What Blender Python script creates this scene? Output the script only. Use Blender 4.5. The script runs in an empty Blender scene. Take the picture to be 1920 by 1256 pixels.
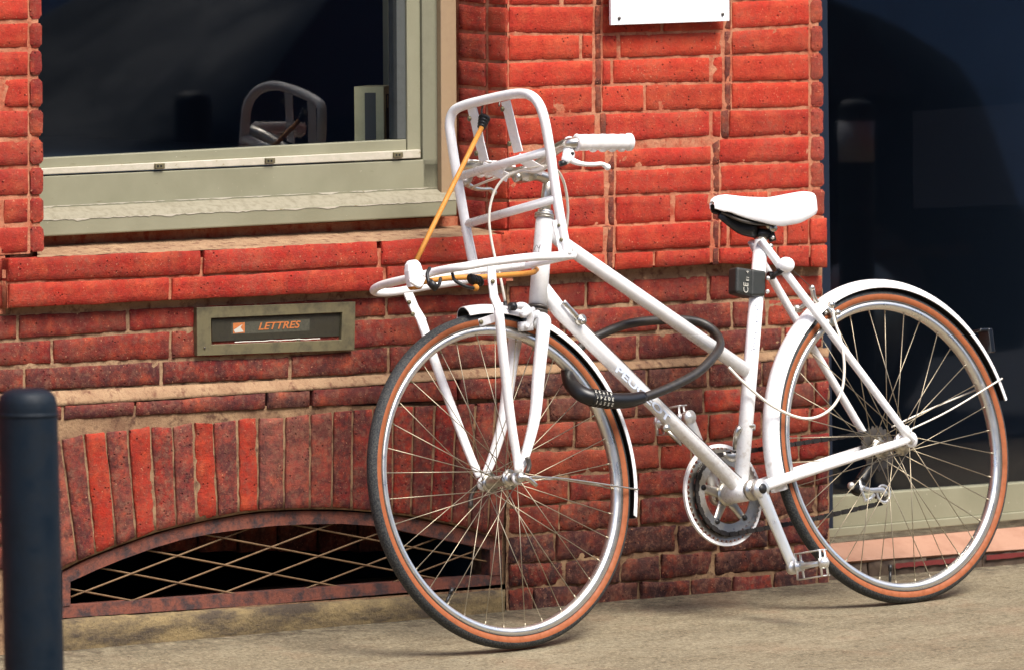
import bpy, math, random
import numpy as np
from mathutils import Vector, noise, Matrix
random.seed(7); np.random.seed(7)
SC = bpy.context.scene
# ------------------------------------------------------------------ camera, world, sun, exposure
F, TH, YH, ROLL, D = 14500., math.radians(38), -300., 0.010, 16.3
HC = (1140 - YH) * D / F
_r0 = Vector((math.cos(TH), -math.sin(TH), 0)); FWD = Vector((math.sin(TH), math.cos(TH), 0)); U0 = Vector((0, 0, 1))
RGT = _r0 * math.cos(ROLL) - U0 * math.sin(ROLL); UPV = U0 * math.cos(ROLL) + _r0 * math.sin(ROLL)
CAM = -D * FWD + U0 * HC
cd = bpy.data.cameras.new('camera'); cam = bpy.data.objects.new('camera', cd); SC.collection.objects.link(cam)
m = Matrix((RGT, UPV, -FWD)).transposed().to_4x4(); m.translation = CAM; cam.matrix_world = m
cd.sensor_width = 36; cd.lens = 36 * F / 1920; cd.shift_y = -(628 - YH) / 1920; cd.clip_start = .5; cd.clip_end = 400
cd.dof.use_dof = True; cd.dof.focus_distance = 15.95; cd.dof.aperture_fstop = 9.0
SC.camera = cam
world = bpy.data.worlds.new('World'); SC.world = world; world.use_nodes = True
wn = world.node_tree; sky = wn.nodes.new('ShaderNodeTexSky'); sky.sky_type = 'NISHITA'; sky.sun_disc = False
SUN_EL, SUN_AZ = math.radians(56), math.radians(8)       # azimuth measured from -Y towards +X
sky.sun_elevation = SUN_EL; sky.sun_rotation = math.pi - SUN_AZ; sky.dust_density = 3.0; sky.air_density = .8; sky.ozone_density = .6
wn.links.new(sky.outputs[0], wn.nodes['Background'].inputs[0]); wn.nodes['Background'].inputs[1].default_value = .15
sd = bpy.data.lights.new('sun', 'SUN'); sun = bpy.data.objects.new('sun', sd); SC.collection.objects.link(sun)
sd.energy = 2.55; sd.angle = math.radians(27); sd.color = (1.0, .965, .90)
sdir = Vector((math.sin(SUN_AZ) * math.cos(SUN_EL), -math.cos(SUN_AZ) * math.cos(SUN_EL), math.sin(SUN_EL)))
sun.rotation_euler = sdir.to_track_quat('Z', 'Y').to_euler()
SC.view_settings.view_transform = 'Standard'; SC.view_settings.look = 'None'; SC.view_settings.exposure = 0.96
SC.view_settings.gamma = 1.0; SC.view_settings.use_curve_mapping = False

# ------------------------------------------------------------------ surveying: where a sight line meets a real plane
def ray(x, y): return FWD + RGT * ((x - 960) / F) - UPV * ((y - YH) / F)
def hit(x, y, p0, n):
    d = ray(x, y); return CAM + d * ((p0 - CAM).dot(n) / d.dot(n))
def W(x, y, Y=0.0): return hit(x, y, Vector((0, Y, 0)), Vector((0, 1, 0)))
def XP(x, y, X): return hit(x, y, Vector((X, 0, 0)), Vector((1, 0, 0)))
PSI, PHI = .036, .17
HF, HR = Vector((-.329, -.36, .309)), Vector((.760, -.3208, .317))
BH = Vector((math.cos(PSI), math.sin(PSI), 0)); BN = Vector((-math.sin(PSI), math.cos(PSI), 0))
BV = BN * math.sin(PHI) + U0 * math.cos(PHI); BW = BH.cross(BV)
def B(x, y, off=0.0): return hit(x, y, HF + BW * off, BW)
def mirror(p): return p - BW * (2 * (p - HF).dot(BW))
def gz(x, y):
    xx = max(-1.2, min(1.2, x)); k = .067 - .039 * xx
    if y >= -1.0: return k * y
    t = max(0., 1 + (y + 1.0) / 1.6); return -k * t - .067 * (1 - t) + .012 * (max(y, -14) + 1.0)
def lerp(a, b, t): return tuple(p + (q - p) * t for p, q in zip(a, b)) if isinstance(a, tuple) else a + (b - a) * t
def line(pts, x):
    pts = sorted(pts)
    if x <= pts[0][0]: a, b = pts[0], pts[1]
    elif x >= pts[-1][0]: a, b = pts[-2], pts[-1]
    else:
        for a, b in zip(pts, pts[1:]):
            if a[0] <= x <= b[0]: break
    return a[1] + (b[1] - a[1]) * (x - a[0]) / (b[0] - a[0])

# ------------------------------------------------------------------ materials
def lin(c): c /= 255.; return c / 12.92 if c <= .04045 else ((c + .055) / 1.055) ** 2.4
def S(r, g, b, k=.60): return (lin(r) * k, lin(g) * k, lin(b) * k, 1)
class NT:
    def __init__(s, name):
        s.m = bpy.data.materials.new(name); s.m.use_nodes = True; s.t = s.m.node_tree; s.p = s.t.nodes['Principled BSDF']
    def n(s, typ, **kw):
        o = s.t.nodes.new('ShaderNode' + typ)
        for k, v in kw.items():
            if k.startswith('i_'): o.inputs[k[2:].replace('_', ' ')].default_value = v
            else: setattr(o, k, v)
        return o
    def l(s, a, b): s.t.links.new(a, b)
    def set(s, k, v):
        if hasattr(v, 'is_linked'): s.l(v, s.p.inputs[k])
        else: s.p.inputs[k].default_value = v
    def mix(s, f, a, b, mode='MIX'):
        o = s.t.nodes.new('ShaderNodeMix'); o.data_type = 'RGBA'; o.blend_type = mode
        for sock, v in ((o.inputs[0], f), (o.inputs[6], a), (o.inputs[7], b)):
            if hasattr(v, 'is_linked'): s.l(v, sock)
            else: sock.default_value = v
        return o.outputs[2]
    def pos(s, scale=(1, 1, 1), rot=(0, 0, 0)):
        g = s.n('NewGeometry'); mp = s.n('Mapping'); mp.inputs['Scale'].default_value = scale; mp.inputs['Rotation'].default_value = rot
        s.l(g.outputs['Position'], mp.inputs['Vector']); return mp.outputs[0]
    def noise(s, vec, scale, detail=4, rough=.55, w=None):
        o = s.n('TexNoise'); o.inputs['Scale'].default_value = scale; o.inputs['Detail'].default_value = detail; o.inputs['Roughness'].default_value = rough
        s.l(vec, o.inputs['Vector']); return o.outputs['Fac']
    def ramp(s, v, a, b, lo=0., hi=1.):
        o = s.n('MapRange'); o.inputs['From Min'].default_value = a; o.inputs['From Max'].default_value = b
        o.inputs['To Min'].default_value = lo; o.inputs['To Max'].default_value = hi; s.l(v, o.inputs[0]); return o.outputs[0]
    def math(s, op, a, b=0.):
        o = s.n('Math', operation=op)
        for i, v in enumerate((a, b)):
            if hasattr(v, 'is_linked'): s.l(v, o.inputs[i])
            else: o.inputs[i].default_value = v
        return o.outputs[0]
    def bump(s, h, strength, dist, prev=None):
        o = s.n('Bump'); o.inputs['Strength'].default_value = strength; o.inputs['Distance'].default_value = dist
        s.l(h, o.inputs['Height'])
        if prev is not None: s.l(prev, o.inputs['Normal'])
        return o.outputs[0]

def mat_brick():
    t = NT('brick_clay'); v = t.pos(); oi = t.n('ObjectInfo')
    add = t.n('VectorMath', operation='ADD'); mul = t.n('VectorMath', operation='SCALE'); mul.inputs['Scale'].default_value = 13.
    cmb = t.n('CombineXYZ')
    for i in range(3): t.l(oi.outputs['Random'], cmb.inputs[i])
    t.l(cmb.outputs[0], mul.inputs[0]); t.l(v, add.inputs[0]); t.l(mul.outputs[0], add.inputs[1]); pv = add.outputs[0]
    base = oi.outputs['Color']; dirt = oi.outputs['Alpha']
    n1 = t.noise(pv, 22, 5, .6); n2 = t.noise(pv, 110, 5, .65); n3 = t.noise(v, 6, 5, .6); n4 = t.noise(pv, 420, 3, .7)
    c = t.mix(t.ramp(n1, .32, .7, 0, .75), base, S(236, 112, 70), 'MIX')
    c = t.mix(t.ramp(n1, .3, .7, 0, .8), base, c)
    dk = t.mix(.62, base, S(70, 24, 24))
    c = t.mix(t.ramp(n2, .50, .68, 0, .55), c, dk)
    # soot and rain grime by the piece's own amount of dirt
    g = t.math('MULTIPLY', t.ramp(t.noise(pv, 30, 6, .74), .40, .57), dirt)
    c = t.mix(g, c, S(66, 44, 46))
    g3 = t.math('MULTIPLY', t.ramp(t.noise(pv, 75, 5, .7), .5, .62, 0, .75), dirt)
    c = t.mix(g3, c, S(150, 104, 84))
    # lime bloom left from pointing
    lime = t.math('MULTIPLY', t.ramp(n3, .45, .75, 0, .38), t.ramp(n2, .35, .7))
    c = t.mix(lime, c, S(222, 152, 118))
    sp = t.noise(pv, 230, 2, .5); c = t.mix(t.ramp(sp, .68, .74, 0, .7), c, S(240, 170, 130))
    vo = t.n('TexVoronoi'); vo.inputs['Scale'].default_value = 85; t.l(pv, vo.inputs['Vector'])
    gate = t.ramp(t.noise(pv, 38, 2), .53, .58)
    pore = t.math('MULTIPLY', t.ramp(vo.outputs['Distance'], .10, .24, 1, 0), gate)
    c = t.mix(t.math('MULTIPLY', pore, .65), c, S(84, 22, 18))
    t.set('Base Color', c); t.set('Roughness', .88); t.p.inputs['Specular IOR Level'].default_value = .25
    b = t.bump(n1, .18, .003); b = t.bump(n2, .8, .0028, b); b = t.bump(n4, .8, .0014, b)
    b = t.bump(t.math('MULTIPLY', pore, -1.), .9, .003, b)
    # wire-cut drag lines along the face
    st = t.noise(t.pos((1, 1, 9)), 60, 4, .6); b = t.bump(st, .35, .0018, b)
    t.set('Normal', b); return t.m
def mat_mortar(name, c1, c2, dark):
    t = NT(name); v = t.pos(); n1 = t.noise(v, 14, 5, .65); n2 = t.noise(v, 160, 5, .7); n3 = t.noise(v, 55, 4, .6)
    c = t.mix(t.ramp(n1, .35, .65), c1, c2); c = t.mix(t.ramp(n3, .52, .68, 0, .8), c, dark); c = t.mix(t.ramp(n2, .55, .75, 0, .5), c, S(110, 70, 52))
    t.set('Base Color', c); t.set('Roughness', .95); t.p.inputs['Specular IOR Level'].default_value = .2
    b = t.bump(n3, .7, .004); b = t.bump(n2, 1., .002, b); t.set('Normal', b); return t.m
def mat_pave():
    t = NT('pavement_concrete'); v = t.pos(); big = t.noise(t.pos((.8, 2.2, 1), (0, 0, .04)), 2.2, 5, .6); fine = t.noise(v, 240, 5, .75); mid = t.noise(t.pos((.8, 1.8, 1)), 16, 6, .65)
    c = t.mix(t.ramp(big, .36, .66), S(172, 160, 132), S(142, 131, 107)); c = t.mix(t.ramp(mid, .44, .68, 0, .6), c, S(122, 106, 82))
    gr2 = t.noise(v, 120, 5, .8); c = t.mix(t.ramp(gr2, .50, .62, 0, .6), c, S(212, 196, 160)); c = t.mix(t.ramp(gr2, .46, .36, 0, .75), c, S(88, 74, 58))
    c = t.mix(t.ramp(t.noise(v, 60, 3), .62, .68, 0, .6), c, S(84, 68, 52)); c = t.mix(t.ramp(t.noise(v, 3.1, 5, .7), .52, .66, 0, .22), c, S(186, 140, 110))
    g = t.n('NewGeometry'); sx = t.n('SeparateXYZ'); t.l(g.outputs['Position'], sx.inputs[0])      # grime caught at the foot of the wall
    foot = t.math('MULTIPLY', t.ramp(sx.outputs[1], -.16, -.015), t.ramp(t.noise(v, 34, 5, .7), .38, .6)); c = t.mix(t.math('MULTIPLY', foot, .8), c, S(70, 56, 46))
    t.set('Base Color', c); t.set('Roughness', .9); t.p.inputs['Specular IOR Level'].default_value = .2
    b = t.bump(mid, .4, .004); b = t.bump(fine, .9, .003, b); t.set('Normal', b); return t.m
def mat_plain(name, col, rough=.5, metal=0., var=.0, vscale=40, dark=None, bump=0., spec=.5, coat=0.):
    t = NT(name); v = t.pos()
    c = col
    if var:
        n = t.noise(v, vscale, 5, .65); c = t.mix(t.ramp(n, .45, .72, 0, var), col, dark or tuple(x * .35 for x in col[:3]) + (1,))
        t.set('Roughness', t.ramp(n, .3, .7, rough * .8, min(1, rough * 1.4)))
    else: t.set('Roughness', rough)
    t.set('Base Color', c); t.set('Metallic', metal); t.p.inputs['Specular IOR Level'].default_value = spec
    if coat: t.p.inputs['Coat Weight'].default_value = coat; t.p.inputs['Coat Roughness'].default_value = .08
    if bump: t.set('Normal', t.bump(t.noise(v, vscale * 4, 4, .6), bump, .001))
    return t.m
def mat_whitepaint():
    t = NT('white_frame_enamel'); v = t.pos(); n = t.noise(v, 60, 5, .7); n2 = t.noise(v, 420, 3, .7)
    g = t.n('NewGeometry'); sx = t.n('SeparateXYZ'); t.l(g.outputs['Position'], sx.inputs[0])
    low = t.ramp(sx.outputs[2], .18, .62, 1., .12)                    # road dirt thrown up on the lower tubes
    c = t.mix(t.math('MULTIPLY', t.ramp(n, .52, .72, 0, .55), low), (.90, .90, .89, 1), S(170, 142, 96, .8))
    c = t.mix(t.math('MULTIPLY', t.ramp(n2, .66, .72), t.math('MULTIPLY', low, .9)), c, S(70, 52, 34))
    ch = t.noise(v, 150, 4, .75); c = t.mix(t.ramp(ch, .69, .72, 0, .9), c, S(96, 70, 50)); c = t.mix(t.ramp(t.noise(v, 16, 4, .6), .5, .72, 0, .22), c, S(196, 190, 170, .8))
    t.set('Base Color', c); t.set('Roughness', t.ramp(n, .35, .7, .22, .42)); t.p.inputs['Coat Weight'].default_value = .3; return t.m
def mat_sage():
    t = NT('sage_window_paint'); v = t.pos((1, 1, 1)); n = t.noise(t.pos((.6, 1, 2.5)), 26, 5, .7); n2 = t.noise(v, 8, 4)
    c = t.mix(t.ramp(n2, .35, .7), S(172, 169, 140), S(158, 155, 126)); c = t.mix(t.ramp(n, .64, .70, 0, .6), c, S(136, 126, 92))
    c = t.mix(t.ramp(t.noise(v, 120, 3), .70, .74, 0, .7), c, S(226, 220, 196))
    t.set('Base Color', c); t.set('Roughness', .5); t.set('Normal', t.bump(t.noise(v, 90, 4), .25, .001)); return t.m
def mat_chip():
    t = NT('worn_white_primer'); v = t.pos((.6, 1, 1)); n = t.noise(v, 60, 6, .7)
    c = t.mix(t.ramp(n, .42, .50), S(232, 222, 200), S(222, 214, 190)); c = t.mix(t.ramp(n, .60, .66), c, S(176, 160, 120))
    t.set('Base Color', c); t.set('Roughness', .6); return t.m
def mat_glass(name, tint=(.92, .95, 1., 1)):
    t = NT(name); g = t.n('BsdfGlossy'); g.inputs['Roughness'].default_value = .025; g.inputs['Color'].default_value = (1, 1, 1, 1)
    tr = t.n('BsdfTransparent'); tr.inputs['Color'].default_value = tint; lw = t.n('LayerWeight'); lw.inputs['Blend'].default_value = .5
    w = t.bump(t.noise(t.pos((1, 1, .5)), 1.6, 2, .4), .15, .004); t.l(w, g.inputs['Normal'])
    mx = t.n('MixShader'); t.l(t.math('ADD', t.math('MULTIPLY', t.math('POWER', lw.outputs['Facing'], 5.), .9), .068), mx.inputs[0]); t.l(tr.outputs[0], mx.inputs[1]); t.l(g.outputs[0], mx.inputs[2])
    t.l(mx.outputs[0], t.t.nodes['Material Output'].inputs[0]); return t.m
def mat_rust():
    t = NT('rusty_iron'); v = t.pos(); n = t.noise(v, 26, 6, .7); n2 = t.noise(v, 140, 4, .7)
    c = t.mix(t.ramp(n, .40, .56), S(74, 56, 56), S(150, 84, 64)); c = t.mix(t.ramp(n2, .5, .7, 0, .5), c, S(56, 38, 38))
    t.set('Base Color', c); t.set('Roughness', .75); t.set('Normal', t.bump(n2, .8, .002)); return t.m
def mat_tread():
    t = NT('black_tread_rubber'); v = t.pos((1, 1, 1)); n = t.noise(v, 300, 3, .6)
    c = t.mix(t.ramp(n, .4, .68), S(34, 40, 46), S(92, 92, 86)); t.set('Base Color', c); t.set('Roughness', .75); t.set('Normal', t.bump(n, .8, .002)); return t.m
def mat_concrete():
    t = NT('plinth_concrete'); v = t.pos(); n = t.noise(t.pos((.5, 1, 1.5)), 18, 6, .7); n2 = t.noise(v, 150, 4, .7)
    c = t.mix(t.ramp(n, .38, .62), S(170, 146, 100), S(92, 78, 62)); c = t.mix(t.ramp(n2, .5, .7, 0, .5), c, S(60, 52, 44))
    t.set('Base Color', c); t.set('Roughness', .92); b = t.bump(n, .7, .006); t.set('Normal', t.bump(n2, .9, .003, b)); return t.m

M = dict(wire=mat_plain('rusty_wire', S(150, 118, 82), .6, .2, .5, 60, S(90, 60, 44)),
    brick=mat_brick(), mortar=mat_mortar('lime_mortar', S(230, 164, 126), S(206, 108, 78), S(190, 74, 52)),
    mortar_old=mat_mortar('weathered_mortar', S(194, 158, 120), S(150, 114, 88), S(92, 60, 52)), mortar_dry=mat_mortar('dry_mortar', S(204, 168, 130), S(176, 138, 106), S(122, 76, 62)), pave=mat_pave(), white=mat_whitepaint(),
    sage=mat_sage(), chip=mat_chip(), glass=mat_glass('window_glass'), rust=mat_rust(), tread=mat_tread(), concrete=mat_concrete(),
    wall_tan=mat_plain('tan_sidewall', S(194, 106, 54, .56), .65, 0, .5, 70, S(132, 74, 42)),
    alloy=mat_plain('alloy', (.62, .60, .54, 1), .32, 1., .5, 60, (.30, .25, .17, 1)), rim=mat_plain('rim_alloy', (.80, .79, .74, 1), .30, .93, .25, 30, (.5, .44, .34, 1)),
    steel=mat_plain('spoke_steel', (.36, .31, .22, 1), .42, .8), dark_steel=mat_plain('dark_steel', (.10, .09, .08, 1), .45, .7, .4, 120, (.2, .14, .08, 1)),
    chain=mat_plain('oily_chain', S(60, 54, 50), .45, .4, .6, 300, S(30, 26, 24)), black=mat_plain('black_plastic', S(34, 34, 34), .4, 0, .2, 60),
    rubber=mat_plain('black_rubber_sleeve', S(46, 42, 38), .42, 0, .3, 50, S(96, 82, 58)), saddle=mat_plain('white_vinyl', (.90, .90, .89, 1), .4, 0, .06, 20, (.7, .66, .58, 1)),
    grip=mat_plain('white_grip_rubber', (.82, .79, .76, 1), .55, 0, .2, 60, S(190, 150, 110)), cable=mat_plain('cream_cable_housing', S(244, 238, 222, .85), .4),
    orange=mat_plain('orange_elastic', S(238, 160, 60), .6, 0, .3, 200, S(200, 110, 40), .4), bollard=mat_plain('navy_bollard_paint', S(10, 38, 56, .34), .55, 0, .5, 26, S(6, 22, 34, .3), .3, .3),
    band=mat_plain('pale_bollard_band', S(200, 204, 208), .5), plaque=mat_plain('plaque_white', (.84, .86, .86, 1), .3, 0, .05, 8, (.7, .74, .76, 1)),
    brass=mat_plain('tarnished_metal', S(148, 138, 104), .42, .35, .8, 30, S(84, 80, 66), .3), flap=mat_plain('flap_grey', S(84, 80, 66), .45, .5, .6, 40, S(50, 46, 40)),
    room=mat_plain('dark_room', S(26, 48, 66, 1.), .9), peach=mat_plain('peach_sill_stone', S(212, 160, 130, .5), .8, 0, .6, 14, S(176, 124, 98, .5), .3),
    text_orange=mat_plain('orange_print', S(214, 124, 62, .7), .6, 0, .5, 160, S(130, 100, 70)), text_pale=mat_plain('pale_print', S(230, 226, 210), .5), text_grey=mat_plain('grey_transfer', S(190, 198, 210, .95), .5),
    text_blue=mat_plain('blue_transfer', S(218, 226, 242, .9), .4), stucco=mat_plain('facade_render', S(150, 176, 206, 1.2), .9, 0, .5, 1.2, S(100, 116, 140)), darkpane=mat_plain('far_pane', S(24, 30, 38), .35, spec=.3), carton=mat_plain('cream_carton', S(226, 214, 156, 1.), .7, 0, .2, 30, S(170, 150, 100)),
    cartongrey=mat_plain('grey_print', S(122, 120, 104), .7), film=mat_plain('clear_film', S(60, 64, 78), .35), red=mat_plain('old_red_paint', S(150, 44, 38, .45), .7, 0, .4, 60, S(110, 40, 36)),
    pink=mat_plain('salmon_paint', S(224, 150, 120), .5), roomgrey=mat_plain('room_floor', S(40, 44, 52), .8), asphalt=mat_plain('road_asphalt', S(58, 62, 72), .9, 0, .3, 80, S(46, 44, 44), .6),
    stone=mat_plain('grime_stone', S(104, 84, 66), .9, 0, .8, 30, S(58, 46, 44), .9))

# ------------------------------------------------------------------ builders
def link(o): SC.collection.objects.link(o); return o
def mesh(name, verts, faces, mat, parent=None, smooth=True, mats=None, fm=None, origin=None):
    me = bpy.data.meshes.new(name); vs = [Vector(v) for v in verts]
    if origin is None:
        origin = sum(vs, Vector()) / max(1, len(vs)) if parent is not None else Vector((0, 0, 0))
    origin = Vector(origin)
    me.from_pydata([tuple(v - origin) for v in vs], [], faces)
    for mm in (mats or [mat]): me.materials.append(mm)
    if fm: me.polygons.foreach_set('material_index', fm)
    if smooth: me.polygons.foreach_set('use_smooth', [True] * len(me.polygons))
    me.update(); o = bpy.data.objects.new(name, me); o.location = origin; link(o)
    if parent is not None:
        o.parent = parent; o.location = origin - WL(parent)
    return o
_wl = {}
def WL(o):
    v = Vector(o.location)
    while o.parent: o = o.parent; v += o.location
    return v
def tag(o, label, cat, group=None):
    o['label'] = label; o['category'] = cat
    if group: o['group'] = group
    return o
def struct(o): o['kind'] = 'structure'; return o
def empty(name, loc, parent=None):
    o = bpy.data.objects.new(name, None); o.empty_display_size = .05; link(o)
    if parent is not None: o.parent = parent; o.location = Vector(loc) - WL(parent)
    else: o.location = Vector(loc)
    return o
def thing(name, loc, label, cat, group=None): return tag(empty(name, loc), label, cat, group)
class G:
    def __init__(s): s.v = []; s.f = []; s.m = []
    def add(s, v, f, mi=0):
        k = len(s.v); s.v += [Vector(a) for a in v]; s.f += [tuple(i + k for i in q) for q in f]; s.m += [mi] * len(f); return s
    def box(s, c, ax, ay, az, mi=0):
        c, ax, ay, az = map(Vector, (c, ax, ay, az)); v = [c + ax * i + ay * j + az * k for k in (-1, 1) for j in (-1, 1) for i in (-1, 1)]
        return s.add(v, [(0, 2, 3, 1), (4, 5, 7, 6), (0, 1, 5, 4), (2, 6, 7, 3), (0, 4, 6, 2), (1, 3, 7, 5)], mi)
    def aabb(s, x0, x1, y0, y1, z0, z1, mi=0):
        return s.box(((x0 + x1) / 2, (y0 + y1) / 2, (z0 + z1) / 2), ((x1 - x0) / 2, 0, 0), (0, (y1 - y0) / 2, 0), (0, 0, (z1 - z0) / 2), mi)
    def tube(s, pts, r, n=10, smooth=0, closed=False, mi=0, flat=None, cap=True):
        pts = [Vector(p) for p in pts]; rr = list(r) if hasattr(r, '__len__') else [r] * len(pts)
        if smooth:
            P = []; R = []
            N = len(pts); rng = range(N if closed else N - 1)
            for i in rng:
                p0 = pts[(i - 1) % N] if (closed or i > 0) else pts[0] * 2 - pts[1]; p1 = pts[i]; p2 = pts[(i + 1) % N]
                p3 = pts[(i + 2) % N] if (closed or i + 2 < N) else p2 * 2 - p1
                for k in range(smooth):
                    t = k / smooth
                    P.append(.5 * ((2 * p1) + (p2 - p0) * t + (2 * p0 - 5 * p1 + 4 * p2 - p3) * t * t + (3 * p1 - p0 - 3 * p2 + p3) * t ** 3)); R.append(lerp(rr[i], rr[(i + 1) % N], t))
            if not closed: P.append(pts[-1]); R.append(rr[-1])
            pts, rr = P, R
        N = len(pts); up = None; V = []; Fc = []
        for i in range(N):
            a = pts[(i - 1) % N] if (closed or i > 0) else pts[i]; b = pts[(i + 1) % N] if (closed or i < N - 1) else pts[i]
            t = (b - a).normalized()
            if up is None: up = (flat if flat is not None else (Vector((0, 0, 1)) if abs(t.z) < .9 else Vector((1, 0, 0))))
            u = (up - t * up.dot(t)).normalized(); up = u; w = t.cross(u)
            rx, ry = (rr[i] if isinstance(rr[i], tuple) else (rr[i], rr[i]))
            for k in range(n):
                an = 2 * math.pi * k / n; V.append(pts[i] + u * math.cos(an) * rx + w * math.sin(an) * ry)
        for i in range(N if closed else N - 1):
            for k in range(n):
                j = (i + 1) % N; Fc.append((i * n + k, i * n + (k + 1) % n, j * n + (k + 1) % n, j * n + k))
        if cap and not closed: Fc.append(tuple(range(n))[::-1]); Fc.append(tuple((N - 1) * n + k for k in range(n)))
        return s.add(V, Fc, mi)
    def disc(s, c, ax, r, t, n=16, mi=0):
        ax = Vector(ax).normalized(); return s.tube([Vector(c) - ax * t / 2, Vector(c) + ax * t / 2], r, n, mi=mi)
    def ball(s, c, r, n=10, mi=0, sc=(1, 1, 1)):
        V = []; Fc = []; c = Vector(c)
        for i in range(n + 1):
            a = math.pi * i / n
            for k in range(2 * n):
                b = math.pi * k / n; V.append(c + Vector((math.sin(a) * math.cos(b) * sc[0], math.sin(a) * math.sin(b) * sc[1], math.cos(a) * sc[2])) * r)
        for i in range(n):
            for k in range(2 * n): Fc.append((i * 2 * n + k, (i + 1) * 2 * n + k, (i + 1) * 2 * n + (k + 1) % (2 * n), i * 2 * n + (k + 1) % (2 * n)))
        return s.add(V, Fc, mi)
    def out(s, name, mat, parent=None, smooth=True, mats=None, origin=None):
        return mesh(name, s.v, s.f, mat, parent, smooth, mats, s.m if mats else None, origin)
def bevel(o, w=.002, seg=2):
    md = o.modifiers.new('bevel', 'BEVEL'); md.width = w; md.segments = seg; md.limit_method = 'ANGLE'; md.angle_limit = .6; return o
def ring(g, c, h, v, w, prof, t0, t1, n, closed=False, mi=None, cap=True):
    """sweep a profile [(radius, offset)] round centre c from angle t0 to t1"""
    V = []; Fc = []; fm = []; m_ = len(prof); N = n if closed else n + 1
    for i in range(N):
        t = t0 + (t1 - t0) * i / n; rad = h * math.cos(t) + v * math.sin(t)
        for r, o in prof: V.append(c + rad * r + w * o)
    k0 = len(g.v); g.v += V
    for i in range(n):
        j = (i + 1) % N
        for k in range(m_):
            k2 = (k + 1) % m_
            if k2 == 0 and not cap: continue
            g.f.append((k0 + i * m_ + k, k0 + i * m_ + k2, k0 + j * m_ + k2, k0 + j * m_ + k)); g.m.append(mi[k] if mi else 0)
    return g
def text(name, s, size, org, xd, yd, mat, parent, extr=.0004, shear=0., bold=0., wide=1.):
    cu = bpy.data.curves.new('t', 'FONT'); cu.body = s; cu.size = size; cu.extrude = extr; cu.shear = shear; cu.align_x = 'CENTER'; cu.align_y = 'CENTER'; cu.offset = bold
    o = bpy.data.objects.new('t', cu); link(o); bpy.context.view_layer.update()
    me = bpy.data.meshes.new_from_object(o.evaluated_get(bpy.context.evaluated_depsgraph_get())); bpy.data.objects.remove(o); bpy.data.curves.remove(cu)
    xd = Vector(xd).normalized(); zd = xd.cross(Vector(yd)).normalized(); y2 = zd.cross(xd)
    R = Matrix((xd, y2, zd)).transposed().to_4x4(); me.transform(R @ Matrix.Diagonal((wide, 1, 1, 1))); me.materials.clear(); me.materials.append(mat); me.name = name
    ob = bpy.data.objects.new(name, me); link(ob); ob.parent = parent; ob.location = Vector(org) - WL(parent); return ob

# ------------------------------------------------------------------ bricks
def nz(p, s, k=0): return noise.noise(Vector((p[0] * s + k, p[1] * s + 3.1 * k, p[2] * s - k)))
def brick(parent, q, nrm, col, dirt=.2, depth=.03, rough=1., edge=.0015, name='brick', cell=.013):
    """q: bottom-left, bottom-right, top-right, top-left corners of the visible face"""
    bl, br, tr, tl = [Vector(p) for p in q]; nrm = Vector(nrm).normalized()
    L = ((br - bl).length + (tr - tl).length) / 2; H = ((tl - bl).length + (tr - br).length) / 2
    if L < .003 or H < .003: return None
    e = min(edge, L * .2); eh = min(edge, H * .2)
    nu = max(2, min(26, int(L / cell))); nv = max(2, min(16, int(H / cell)))
    us = [0] + [e / L + (1 - 2 * e / L) * i / nu for i in range(nu + 1)] + [1]; vs = [0] + [eh / H + (1 - 2 * eh / H) * i / nv for i in range(nv + 1)] + [1]
    kk = random.random() * 50; V = []; nU, nV = len(us), len(vs); ud = (br - bl).normalized(); vd = (tl - bl).normalized()
    tilt = (random.uniform(-1, 1) * .0012 * rough, random.uniform(-1, 1) * .001 * rough)
    for j, v in enumerate(vs):
        for i, u in enumerate(us):
            p = lerp(lerp(bl, br, u), lerp(tl, tr, u), v)
            bi = i in (0, nU - 1); bj = j in (0, nV - 1)
            du = nz(p, 45, kk) * .0014 * rough; dv = nz(p, 16, kk + 9) * .0015 * rough + nz(p, 130, kk + 4) * .0009 * rough
            fo = nz(p, 28, kk + 5) * .0014 * rough + nz(p, 90, kk) * .0010 * rough + (u - .5) * 2 * tilt[0] + (v - .5) * 2 * tilt[1]
            if bi or bj: fo -= .0020 + abs(nz(p, 60, kk + 2)) * .0022 * rough
            elif i in (1, nU - 2) or j in (1, nV - 2): fo -= .0002 + max(0, nz(p, 70, kk + 7)) * .0022 * rough
            if bi and bj: p = lerp(p, (bl + br + tr + tl) / 4, .0025 * rough / max(L, .02) * 2)
            V.append(p + ud * du + vd * dv + nrm * fo)
    Fc = [(j * nU + i, j * nU + i + 1, (j + 1) * nU + i + 1, (j + 1) * nU + i) for j in range(nV - 1) for i in range(nU - 1)]
    bd = [i for i in range(nU)] + [j * nU + nU - 1 for j in range(1, nV)] + [(nV - 1) * nU + i for i in range(nU - 2, -1, -1)] + [j * nU for j in range(nV - 2, 0, -1)]
    k0 = len(V); V += [V[b] - nrm * depth for b in bd]; nb = len(bd)
    Fc += [(bd[(i + 1) % nb], bd[i], k0 + i, k0 + (i + 1) % nb) for i in range(nb)]
    o = mesh(name, V, Fc, M['brick'], parent); nc = (nV - 1) * (nU - 1)
    o.data.polygons.foreach_set('use_smooth', [0 < (f % (nU - 1)) < nU - 2 and 0 < (f // (nU - 1)) < nV - 2 if f < nc else False for f in range(len(Fc))]); o.color = (col[0], col[1], col[2], dirt); return o
def vary(c, a=.12):
    k = 1 + random.uniform(-a, a); return (c[0] * k, c[1] * k * (1 + random.uniform(-a, a)), c[2] * k, 1)
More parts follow.
